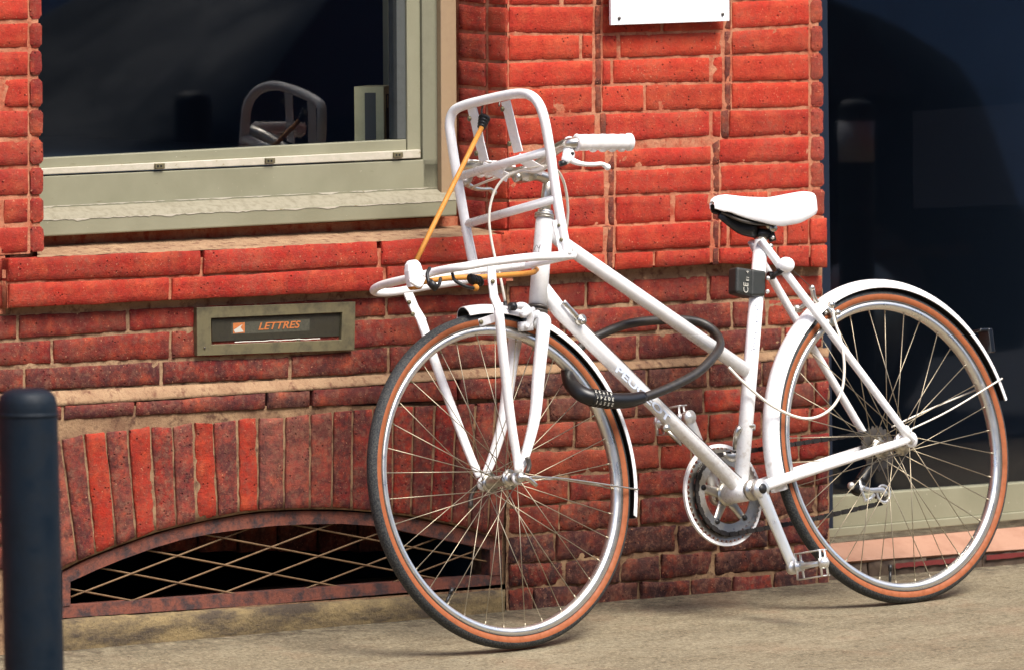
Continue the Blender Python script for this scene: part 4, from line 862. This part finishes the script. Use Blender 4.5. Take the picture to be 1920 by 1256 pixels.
for i in range(sec):
    for k in range(m_):
        k2 = (k + 1) % m_; Fc.append((i * m_ + k, i * m_ + k2, (i + 1) * m_ + k2, (i + 1) * m_ + k)); fm.append(0 if k < nn or k in (nn, m_ - 1) else 1)
Fc.append(tuple(range(m_))); fm.append(0); Fc.append(tuple(sec * m_ + k for k in range(m_))[::-1]); fm.append(0)
sad = mesh('saddle', V, Fc, None, bike, True, [M['saddle'], M['black']], fm)
g = G()
for s in (-1, 1): g.tube([sa + e1 * .02 - e3 * .018 + e2 * .004 * s, sa + e1 * .07 - e3 * .042 + e2 * .018 * s, sa + e1 * .15 - e3 * .05 + e2 * .022 * s, sa + e1 * .20 - e3 * .03 + e2 * .035 * s], .0036, 8, 5)
g.out('rail', M['dark_steel'], sad)
g = G(); g.tube([sa + e1 * .018 - e3 * .02, sa + e1 * .07 - e3 * .046, sa + e1 * .11 - e3 * .052], [(.012, .004), (.02, .006), (.024, .012)], 10, 3, flat=e3); g.out('underside_pan', M['black'], sad)
g = G(); T(g, [(1428, 456), (1430, 425)], .0128, 16); q = B(1434, 424); g.tube([q - BW * .018, q + BW * .02], .011, 14); g.disc(B(1448, 428, .02), BW, .009, .012, 12); part(g, 'seat_post', 'alloy')
g = G(); T(g, [(1428.5, 447), (1429, 434)], .0185, 20); T(g, [(1445, 437, .012), (1449, 452, .016)], .0082, 12); part(g, 'seat_clamp', 'black')
g = G(); T(g, [(1429.5, 433), (1430, 426)], .0155, 18); T(g, [(1436, 455, .01), (1437, 459, .012)], .008, 10); part(g, 'seat_collar', mat_plain('rusty_collar', S(176, 84, 40), .5, .2, .5, 100))
g = G(); g.ball(B(1449, 446, .026), .0042, 8); g.ball(B(1444, 462, .018), .0068, 8); part(g, 'clamp_bolt', 'alloy')
# crankset
RC = B(1387, 922) - BW * .046
def gear(c, ro, ri, nt, t, mat, name, par=None, hole=5):
    g = G(); n = nt * 4; V = []
    for sd_ in (-1, 1):
        for i in range(n):
            a = 2 * math.pi * i / n; r = ro - (.0045 if i % 4 in (0, 1) else 0)
            V.append(c + (BH * math.cos(a) + BV * math.sin(a)) * r + BW * t / 2 * sd_)
        for i in range(n):
            a = 2 * math.pi * i / n; V.append(c + (BH * math.cos(a) + BV * math.sin(a)) * ri + BW * t / 2 * sd_)
    Fc = []
    for i in range(n):
        j = (i + 1) % n; Fc += [(i, j, n + j, n + i), (2 * n + i, 3 * n + i, 3 * n + j, 2 * n + j), (i, 2 * n + i, 2 * n + j, j), (n + i, n + j, 3 * n + j, 3 * n + i)]
    g.add(V, Fc); return g.out(name, M[mat], par or bike, smooth=False)
ck = empty('crankset', RC, bike)
gear(RC - BW * .004, .1000, .086, 52, .003, 'alloy', 'chainring', ck); gear(RC + BW * .004, .0845, .062, 42, .003, 'alloy', 'chainring', ck)
g = G(); ring(g, RC - BW * .009, BH, BV, BW, [(.1075, .003), (.1075, -.003), (.1005, -.003), (.1005, .003)], 0, 2 * math.pi, 96, True); g.out('chain_guard', M['white'], ck, smooth=False)
g = G(); g.disc(RC, BW, .024, .012, 24)
for k in range(5):
    a = 2 * math.pi * k / 5 + .35; d = BH * math.cos(a) + BV * math.sin(a); g.tube([RC + d * .015, RC + d * .045, RC + d * .072], [(.013, .004), (.010, .004), (.009, .004)], 10, 2, flat=d.cross(BW))
g.out('spider', M['alloy'], ck)
g = G()
for k in range(5):
    a = 2 * math.pi * k / 5 + .35; d = BH * math.cos(a) + BV * math.sin(a); g.disc(RC + d * .066, BW, .0058, .016, 12)
g.out('chainring_bolt', M['black'], ck)
ca, cb = B(1425, 916, .070), B(1487, 1063, .082)
def crank(a, b, name):
    d = (b - a).normalized(); sd_ = d.cross(BW).normalized(); g = G()
    g.tube([a - d * .004, a + d * .03, a + d * .10, b - d * .02, b + d * .006], [(.0185, .008), (.0155, .008), (.0138, .007), (.0132, .0065), (.014, .007)], 16, 4, flat=sd_)
    g.disc(a, BW, .0195, .016, 24); g.disc(b, BW, .0145, .014, 20); return g.out(name, M['alloy_clean'], ck)
MC_ = 0
M['alloy_clean'] = mat_plain('polished_alloy', (.78, .78, .74, 1), .3, .75, .2, 40, (.6, .54, .42, 1))
crank(ca, cb, 'crank_arm')
g = G(); g.disc(ca + BW * .0088, BW, .0105, .002, 20); g.out('crank_bolt_cap', M['black'], ck)
fa_ = RC - BW * .024; axis = fa_ + BW * .0; vec = (cb - ca) - BW * ((cb - ca).dot(BW)); fb_ = fa_ - vec
crank(fa_, fb_, 'crank_arm')
g = G(); g.tube([ca, RC], .0085, 12); g.disc(BB + BW * .042, BW, .0225, .010, 22); g.out('spindle', M['alloy'], ck)
def pedal(c, s, nm='pedal'):
    e = empty(nm, c, bike); w = BW * s
    g = G(); g.tube([c, c + w * .03, c + w * .082], [.0062, .0068, .0048], 14); g.disc(c + w * .012, w, .0105, .010, 16); g.ball(c + w * .088, .0125, 10, sc=(1, 1, 1)); g.out('axle', M['alloy_clean'], e)
    g = G()
    for hs in (-1, 1):
        g.tube([c + w * .010 + BV * .027 * hs, c + w * .088 + BV * .027 * hs], [(.0015, .011), (.0015, .011)], 8, flat=BV)
        for k in range(7): g.box(c + w * (.014 + .0115 * k) + BV * .027 * hs + BH * .012, BV * .0012, w * .003, BH * .004)
    for ww in (.012, .088):
        for vv in (-.009, .009): g.tube([c + w * ww - BV * .027 + BH * vv, c + w * ww + BV * .027 + BH * vv * .7], [(.003, .0018), (.003, .0018)], 8, flat=BH)
        g.box(c + w * ww, BH * .012, w * .002, BV * .010)
    g.out('cage', M['alloy_clean'], e)
pedal(cb + BW * .008, 1); pedal(fb_ - BW * .008, -1)
# sprockets, derailleur, chain
cc_ = HR - BW * .046
sp_ = empty('sprockets', cc_, bike)
for k, r in enumerate((.030, .034, .038, .043, .049)): gear(cc_ + BW * (.004 * k - .012), r, .018, 12 + 3 * k, .002, 'dark_steel', 'sprocket', sp_)
dr = empty('derailleur', B(1640, 925, -.046), bike)
j1 = B(1652, 926, -.046); j2 = B(1618, 905, -.046)
gear(j1, .0185, .006, 10, .006, 'dark_steel', 'jockey_wheel', dr); gear(j2, .018, .005, 10, .006, 'dark_steel', 'jockey_wheel', dr)
g = G(); g.tube([B(1612, 912, -.036), B(1632, 918, -.036), B(1655, 918, -.036), B(1662, 928, -.036)], [(.007, .0015), (.005, .0015), (.007, .0015), (.006, .0015)], 8, 3, flat=BV); g.tube([B(1612, 898, -.036), B(1622, 938, -.036), B(1640, 926, -.036)], [(.004, .0015)] * 3, 8, 2, flat=BH)
ring(g, j1 + BW * .008, BH, BV, BW, [(.021, .001), (.021, -.001), (.015, -.001), (.015, .001)], 0, 6.283, 30, True); g.out('cage', M['alloy_clean'], dr)
g = G(); g.tube([B(1634, 868, -.05), B(1625, 885, -.05), B(1612, 905, -.05)], [.010, .013, .014], 12, 3); g.tube([B(1612, 905, -.05), B(1606, 925, -.05)], [.016, .012], 12); g.out('body', M['black'], dr)
g = G(); g.ball(B(1596, 910, -.05), .0085, 10); g.out('spring_cap', M['alloy_clean'], dr)
def chainrun(pts, name='chain'):
    P = [Vector(p) for p in pts]; L = [0]
    for a, b in zip(P, P[1:]): L.append(L[-1] + (b - a).length)
    g = G(); n = int(L[-1] / .0127); prev = None
    def at(s):
        for i in range(len(P) - 1):
            if s <= L[i + 1] + 1e-9: return lerp(P[i], P[i + 1], (s - L[i]) / max(1e-9, L[i + 1] - L[i]))
        return P[-1]
    for i in range(n):
        a, b = at(i * .0127), at((i + 1) * .0127); d = (b - a).normalized(); u = d.cross(BW).normalized(); wd = .0034 if i % 2 else .0022
        for s in (-1, 1): g.box((a + b) / 2 + BW * s * wd, d * .0072, u * (.0050 if i % 2 else .0038), BW * .0007)
        g.tube([a - BW * .0042, a + BW * .0042], .0038, 6)
    return g
chr_ = RC + BW * .004; rch = .0838; P = []
top0 = math.radians(84); bot0 = math.radians(84 + 190)
for i in range(41): a = lerp(top0, bot0, i / 40); P.append(chr_ + (BH * math.cos(a) + BV * math.sin(a)) * rch)
rear_top = cc_ + (BH * math.cos(math.radians(95)) + BV * math.sin(math.radians(95))) * .036
full = [rear_top] + P + [lerp(P[-1], B(1655, 942, -.046), .5) - BV * .004, B(1655, 942, -.046)]
g = chainrun(full); part(g, 'chain', 'chain', smooth=False)
g = G(); T(g, [(1402, 795), (1401, 803)], .0172, 20); T(g, [(1386, 800, .005), (1380, 815, .0), (1378, 840, -.03)], [.007, .006, .005], 10, 3); g.tube([B(1356, 850, -.040), B(1372, 856, -.040), B(1392, 850, -.040)], [(.004, .003), (.011, .003), (.006, .003)], 10, 3, flat=BV); part(g, 'front_derailleur', 'alloy')
# brakes
g = G(); T(g, [(1000, 583, .03), (985, 580, .04), (978, 592, .045), (1000, 580, .036)], .0055, 10, 3)
g.tube([B(964, 575, .030), B(982, 574, .036), B(995, 590, .034), B(990, 608, .026), B(982, 612, .022)], [.006, .0075, .008, .007, .006], 12, 5)
g.tube([B(1004, 592, .02), B(990, 600, .012), B(975, 604, -.008), B(960, 603, -.03)], .006, 10, 4); g.disc(B(1002, 590, .028), BH, .009, .02, 14)
g.box(B(985, 612, .024), BH * .016, BW * .006, BV * .0095); g.box(B(945, 610, -.024), BH * .016, BW * .006, BV * .0095); g.disc(B(987, 612, .032), BW, .0055, .010, 12)
bf = part(g, 'brake_caliper', 'white'); g = G(); g.disc(B(961, 575, .029), BH, .0088, .012, 14); g.tube([B(946, 566, .0), B(950, 585, .0)], [.0045, .006], 8); g.out('barrel', M['black'], bf)
g = G(); g.tube([B(1497, 579, -.028), B(1512, 571, -.015), B(1532, 572, .0), B(1556, 580, .022), B(1563, 596, .026), B(1556, 606, .022)], [.006, .007, .008, .0075, .007, .006], 12, 5)
g.tube([B(1523, 541, .012), B(1527, 560, .010), B(1540, 575, .006), B(1550, 590, .018)], [.0058, .0048, .006, .006], 10, 4); g.ball(B(1522, 540, .014), .0068, 8); g.disc(B(1494, 579, -.03), BH, .009, .02, 12)
g.box(B(1552, 606, .024), BH * .015, BW * .005, BV * .008); g.disc(B(1558, 572, .026), BW, .007, .012, 12); g.disc(B(1567, 587, .028), BW, .006, .02, 12); part(g, 'brake_caliper', 'alloy')
for pts, r in (([(885, 352, -.17), (915, 340, -.10), (960, 325, .0), (1010, 313, .08), (1040, 316, .10), (1058, 345, .07), (1065, 395, .05), (1060, 440, .03), (1052, 462, .012)], .0028),
               ([(1040, 306, .15), (1010, 322, .10), (975, 322, .05), (945, 335, .02), (925, 365, .0), (917, 410, -.01), (924, 465, -.01), (938, 520, .0), (947, 566, .0)], .0028),
               ([(1366, 688, .012), (1400, 722, .025), (1452, 763, .036), (1508, 784, .04), (1550, 772, .045), (1576, 738, .05), (1583, 690, .05), (1577, 640, .045), (1566, 605, .036), (1562, 585, .034)], .0031)):
    g = G(); g.tube([B(*p) for p in pts], r, 8, 8); part(g, 'brake_cable', 'cable')
g = G(); T(g, [(1443, 462, .01), (1463, 486, .012), (1522, 540, .014)], .0009, 6)
T(g, [(1030, 560, -.02), (1100, 640, -.02), (1240, 775, -.018), (1380, 905, -.02)], .0010, 6); T(g, [(1060, 570, .014), (1130, 640, .015), (1270, 780, .017), (1390, 895, .02)], .0009, 6); part(g, 'gear_wire', 'dark_steel')
# shift levers on the down tube
g = G(); g.tube([B(1056, 566, .022), B(1068, 578, .024), B(1083, 596, .024)], [(.006, .003), (.0045, .003), (.0065, .005)], 10, 4); g.disc(B(1087, 600, .02), BW, .011, .018, 16); g.disc(B(1093, 602, .03), BW, .006, .010, 12); g.disc(B(1060, 609, -.024), BW, .010, .016, 12); part(g, 'shift_lever', 'alloy')
g = G(); g.disc(B(1248, 802, .012), BW, .008, .014, 14); g.box(B(1262, 818, .004), BH * .018 - BV * .016, BW * .003, BV * .004); part(g, 'cable_guide', 'alloy')
# bracket holder on the seat tube (black box with approval print)
hld = G(); bc = B(1390, 527, .004)
f1 = [B(1382, 500, .015), B(1412, 505, .018), B(1412, 556, .018), B(1381, 549, .015)]; b1 = [mirror(p) for p in f1]
V = f1 + b1; hld.add(V, [(0, 3, 2, 1), (4, 5, 6, 7), (0, 1, 5, 4), (1, 2, 6, 5), (2, 3, 7, 6), (3, 0, 4, 7)])
f2 = [B(1410, 504, .020), B(1438, 508, .020), B(1436, 556, .020), B(1409, 556, .020)]; b2 = [mirror(p) for p in f2]; hld.add(f2 + b2, [(0, 3, 2, 1), (4, 5, 6, 7), (0, 1, 5, 4), (1, 2, 6, 5), (2, 3, 7, 6), (3, 0, 4, 7)])
ho = part(hld, 'lock_holder', mat_plain('holder_black', S(56, 58, 52), .42, 0, .3, 30, S(34, 34, 34)), smooth=False); bevel(ho, .006, 4)
for x, y in ((1440, 522), (1439, 547)):
    g = G(); g.ball(B(x, y, .026), .0046, 8); g.out('bolt', M['alloy_clean'], ho)
xdv = B(1400, 505, .031) - B(1400, 550, .031); ydv = B(1370, 525, .031) - B(1400, 528, .031)
text('approval_mark', 'CE', .019, B(1399, 540, .0185), xdv, ydv, M['text_pale'], ho, .0002)
text('approval_print', 'E1  4', .011, B(1402, 518, .0190), xdv, ydv, M['text_pale'], ho, .0002)
# lettering on the tubes
dt = (B(1388, 916) - B(1050, 584)).normalized(); nrm = BW; ya = BW.cross(dt)
if ya.z < 0: ya = -ya
text('lettering', 'PEUGEOT', .0225, B(1205, 738, .0172), dt, ya, M['text_grey'], frame, .0003, .0, .0007, 1.75)
st_ = (B(1418, 560) - B(1411, 640)).normalized(); text('lettering', 'PEUGEOT', .016, B(1418, 610, .0157), st_, st_.cross(BW) * -1, M['text_blue'], frame, .0003, 0, 0, 1.5)
g = G(); g.tube([B(1001, 470, .0192), B(1006, 460, .0195), B(1010, 466, .0195), (B(1013, 459, .0192)), B(1010, 472, .0195), B(1014, 478, .0190)], .0006, 5, 4); g.out('head_badge', M['dark_steel'], frame)
g = G()
for i in range(6): T(g, [(1016 - i * 1.1, 640 + 9 * i, .0625), (1014.8 - i * 1.1, 646 + 9 * i, .0625)], (.0035), 6)
fs = G()
# rear lamp ball and reflector
g = G(); g.ball(B(1474, 497, .034), .0165, 14, sc=(1.15, 1, 1)); lamp = part(g, 'rear_lamp', 'saddle')
g = G(); T(g, [(1466, 499, .026), (1470, 507, .026)], .0140, 14); T(g, [(1447, 519, .0), (1458, 512, .016), (1468, 507, .026)], .0058, 10, 3); g.disc(B(1446, 517, -.002), BH, .009, .012, 12); g.out('lamp_bracket', M['black'], lamp)
g = G(); tr_ = ang(HR, B(1838, 640)); pr = B(1846, 640, 0); g.box(pr + BH * .006, BH * .006, BW * .018, BV * .026); g.box(pr + BV * .024 - BH * .008, BH * .014, BW * .016, BV * .003); o = part(g, 'reflector', mat_plain('smoked_reflector', S(30, 34, 40), .2), smooth=False); bevel(o, .002)
# front rack
rk = empty('front_rack', B(930, 500, 0), bike)
def rtube(pts, r, name, sm=6, mat='white'):
    g = G(); g.tube([B(*p) for p in pts], r, 14, sm); return g.out(name, M[mat], rk)
A = .15
hoop = [(1076, 479, A), (1030, 481, A), (990, 483, A), (940, 489, A), (905, 494, A - .004), (872, 500, .135), (845, 504, .108), (815, 510, .06), (787, 518, .012), (755, 525, -.045), (722, 533, -.105), (705, 540, -.14), (701, 546, -.158), (714, 549, -.16), (745, 547, -.155), (795, 538, -.152), (847, 530, -.15), (895, 522, -.15)]
rtube(hoop, .0086, 'platform_rail'); rtube([(895, 522, -.15), (985, 499, .0), (1076, 479, A)], .0072, 'cross_rail', 0)
rtube([(790, 524, .0), (880, 510, .0), (985, 497, .0)], .0062, 'inner_rail', 4)
up_ = [(894, 520, -A), (885, 484, -A), (870, 405, -A), (856, 325, -A), (846, 262, -A), (843, 232, -.148), (850, 210, -.136), (868, 199, -.108), (905, 189, -.052), (945, 180, .012), (975, 176, .062), (995, 180, .100), (1010, 195, .130), (1020, 222, .146), (1030, 275, A), (1043, 365, A), (1056, 440, A), (1064, 478, A)]
rtube(up_, .0104, 'upright_hoop'); rtube([(874, 421, -A), (1042, 373, A)], .0092, 'cross_rail', 0); rtube([(858, 332, -A), (1031, 283, A)], .0092, 'cross_rail', 0)
def flat(pts, hw, th, name, par=None, dirv=None):
    P = [B(*p) for p in pts]; dirv = BW if dirv is None else dirv; V = []
    for i, p in enumerate(P):
        t = (P[min(i + 1, len(P) - 1)] - P[max(i - 1, 0)]).normalized(); s = (dirv - t * dirv.dot(t)).normalized(); n = t.cross(s)
        V += [p - s * hw - n * th, p + s * hw - n * th, p + s * hw + n * th, p - s * hw + n * th]
    Fc = [(i * 4 + k, i * 4 + (k + 1) % 4, (i + 1) * 4 + (k + 1) % 4, (i + 1) * 4 + k) for i in range(len(P) - 1) for k in range(4)]; n = len(P) - 1; Fc += [(3, 2, 1, 0), (n * 4, n * 4 + 1, n * 4 + 2, n * 4 + 3)]
    o = mesh(name, V, Fc, M['white'], par or rk, False); bevel(o, .0012); return o
flat([(885, 203, -.085), (893, 235, -.085), (900, 270, -.085), (908, 303, -.085)], .0145, .0014, 'slat'); flat([(948, 190, .015), (956, 222, .015), (964, 256, .015), (972, 286, .015)], .0145, .0014, 'slat')
flat([(905, 312, -.07), (930, 322, -.04), (952, 334, -.01)], .010, .0012, 'stay_plate', dirv=BV); flat([(972, 296, .03), (994, 308, .06), (1018, 322, .09)], .010, .0012, 'stay_plate', dirv=BV)
flat([(925, 310, -.03), (945, 322, -.01)], .008, .0012, 'stay_plate', dirv=BV)
for x, y, o_ in ((882, 223, -.085), (895, 288, -.085), (944, 205, .015), (957, 270, .015), (884, 470, -A), (1050, 423, A), (1054, 450, A)):
    g = G(); p = B(x, y, o_ + .0); g.ball(p - BH * .004 + BW * .002, .0042, 8); g.disc(p - BH * .003, BH, .0058, .002, 12); g.out('bolt', M['brass'], rk)
flat([(872, 430, -A), (880, 452, -A), (888, 490, -A)], .012, .002, 'tab', dirv=BW); flat([(1046, 412, A), (1052, 440, A), (1060, 476, A)], .013, .002, 'tab', dirv=BW * .5 + BH)
def strut(pts, w, name):
    g = G(); g.tube([B(*p) for p in pts], w, 12, 4, flat=BH); return g.out(name, M['white'], rk)
strut([(934, 570, .142), (945, 680, .112), (958, 790, .085), (968, 850, .070), (972, 884, .064)], [(.0115, .007), (.0110, .008), (.0110, .0075), (.0100, .006), (.010, .004)], 'strut')
strut([(789, 598, -.145), (820, 690, -.122), (855, 785, -.095), (884, 860, -.076), (900, 893, -.068)], [(.0115, .007), (.0110, .008), (.0110, .0075), (.0105, .006), (.011, .004)], 'strut')
flat([(921, 500, A), (923, 530, A), (926, 556, .146), (934, 576, .142)], .0105, .002, 'bracket', dirv=BH); flat([(763, 545, -A), (770, 562, -A), (778, 580, -.15), (793, 604, -.145)], .0115, .002, 'bracket', dirv=BH)
flat([(898, 606, .03), (920, 599, .05), (944, 590, .08)], .0085, .0018, 'bracket', dirv=BV)
for x, y, o_ in ((924, 528, A), (767, 567, -A), (774, 589, -A), (902, 604, .034)):
    g = G(); p = B(x, y, o_ + .004); g.disc(p, BW, .0045, .004, 10); g.out('bolt', M['brass'], rk)
# ------------------------------------------------------------------ things carried by the bicycle
bc1 = thing('bungee_cord', B(778, 492, .0), 'orange bungee cord stretched from rack top down to the lamp', 'bungee cord')
g = G(); g.tube([B(903, 240, -.055), B(840, 367, -.03), B(779, 492, -.01)], .0052, 12, 2); g.out('elastic', M['orange'], bc1)
g = G(); g.tube([B(907, 222, -.06), B(903, 212, -.062), B(905, 200, -.062), B(912, 186, -.052), B(924, 181, -.04), B(936, 186, -.03), B(936, 200, -.025)], .0021, 8, 6); g.out('hook', M['dark_steel'], bc1)
g = G()
for k in range(4): g.disc(B(908 - k * 1.6, 223 + 5 * k, -.058), B(903, 240, -.055) - B(779, 492, -.01), .0125 - .0012 * k, .0058, 16)
g.out('coil', M['black'], bc1)
bc2 = thing('bungee_cord', B(900, 530, .05), 'orange bungee cord tied under the rack platform by black hooks', 'bungee cord')
g = G(); g.tube([B(790, 530, .03), B(825, 524, .04), B(860, 521, .05), B(900, 520, .06), B(950, 516, .06), B(995, 512, .04), B(1006, 506, .02)], .0056, 12, 6); g.out('elastic', M['orange'], bc2)
for pts in ([(806, 503, .09), (801, 515, .10), (808, 538, .11), (822, 536, .10), (826, 522, .09)], [(812, 542, .10), (803, 525, .10)], [(848, 513, .10), (853, 526, .11), (872, 537, .12), (890, 540, .12), (896, 530, .11)]):
    g = G(); g.tube([B(*p) for p in pts], .0036, 8, 5); g.out('hook', M['black'], bc2)
g = G()
for k in range(4): g.disc(B(884 + 5 * k, 524 + 1.2 * k, .115), BH * 1 + BV * .3, .0115, .0045, 14)
g.tube([B(806, 530, .115), B(818, 541, .115)], .008, 10); g.out('coil', M['black'], bc2)
g = G(); g.ball(B(892, 540, .12), .0075, 8); g.out('tip', M['orange'], bc2)
lm = thing('bicycle_lamp', B(778, 520, .02), 'small white lamp with amber base strapped on the rack', 'lamp')
g = G(); V = []; cx = B(776, 516, .02)
for i, (dz, r) in enumerate(((.026, .014), (.030, .010))): pass
prof = [(-.030, .012), (-.024, .0165), (-.010, .0185), (.008, .019), (.022, .016), (.030, .010)]; n = 8
for z, r in prof:
    for k in range(n): a = 6.2832 * (k + .5) / n; V.append(cx + BV * z + BH * r * 1.08 * math.cos(a) + BW * r * 1.0 * math.sin(a))
Fc = [(i * n + k, i * n + (k + 1) % n, (i + 1) * n + (k + 1) % n, (i + 1) * n + k) for i in range(len(prof) - 1) for k in range(n)] + [tuple(range(n))[::-1], tuple((len(prof) - 1) * n + k for k in range(n))]
fm = [1 if i < 1 else 0 for i in range(len(prof) - 1) for k in range(n)] + [1, 0]
o = mesh('housing', V, Fc, None, lm, False, [M['saddle'], M['orange']], fm); bevel(o, .0025, 2)
g = G(); g.tube([B(768, 527, .045), B(786, 537, .045), B(795, 522, .04)], .004, 8, 4); g.out('strap', M['saddle'], lm)
lk = thing('cable_lock', B(1120, 745, .06), 'thick black combination cable lock looped through frame and front wheel', 'cable lock')
path = [(1185, 750, .066), (1215, 742, .064), (1260, 724, .060), (1305, 700, .052), (1335, 672, .038), (1350, 648, .016), (1342, 625, -.012), (1318, 607, -.035), (1285, 600, -.046), (1240, 600, -.052), (1180, 607, -.056), (1130, 625, -.058), (1095, 645, -.058), (1072, 668, -.050), (1062, 690, -.030), (1064, 706, .0)]
g = G(); g.tube([B(*p) for p in path], .0098, 14, 6); g.out('cable', M['rubber'], lk)
g = G(); bp = [(1062, 696, -.012), (1070, 718, .022), (1086, 735, .050), (1105, 744, .064), (1125, 748, .068), (1150, 751, .070), (1180, 750, .068), (1206, 744, .065)]
g.tube([B(*p) for p in bp], [.0125, .0155, .0165, .0172, .0172, .0168, .0155, .0128], 18, 5); g.out('lock_body', mat_plain('lock_sleeve', S(24, 24, 24), .38), lk)
d0, d1 = B(1106, 744, .0665), B(1142, 750, .0705); ux = (d1 - d0).normalized()
for k in range(5):
    p = lerp(d0, d1, (k + .5) / 5); g = G(); g.disc(p, ux, .0186, .0062, 22); dial = g.out('dial', M['black'], lk)
    rows = ('73814', '64703', '19552')
    for r_, an in enumerate((.62, -.02, -.66)):
        nn_ = (BW * math.cos(an) + BV * math.sin(an)).normalized(); yv = nn_.cross(ux)
        text('digit', rows[r_][k] if r_ else rows[r_][k], .0105, p + nn_ * .0189, -ux, -(nn_.cross(ux)) if (nn_.cross(ux)).z > 0 else nn_.cross(ux), M['text_pale'], dial, .0002, 0, .0003)
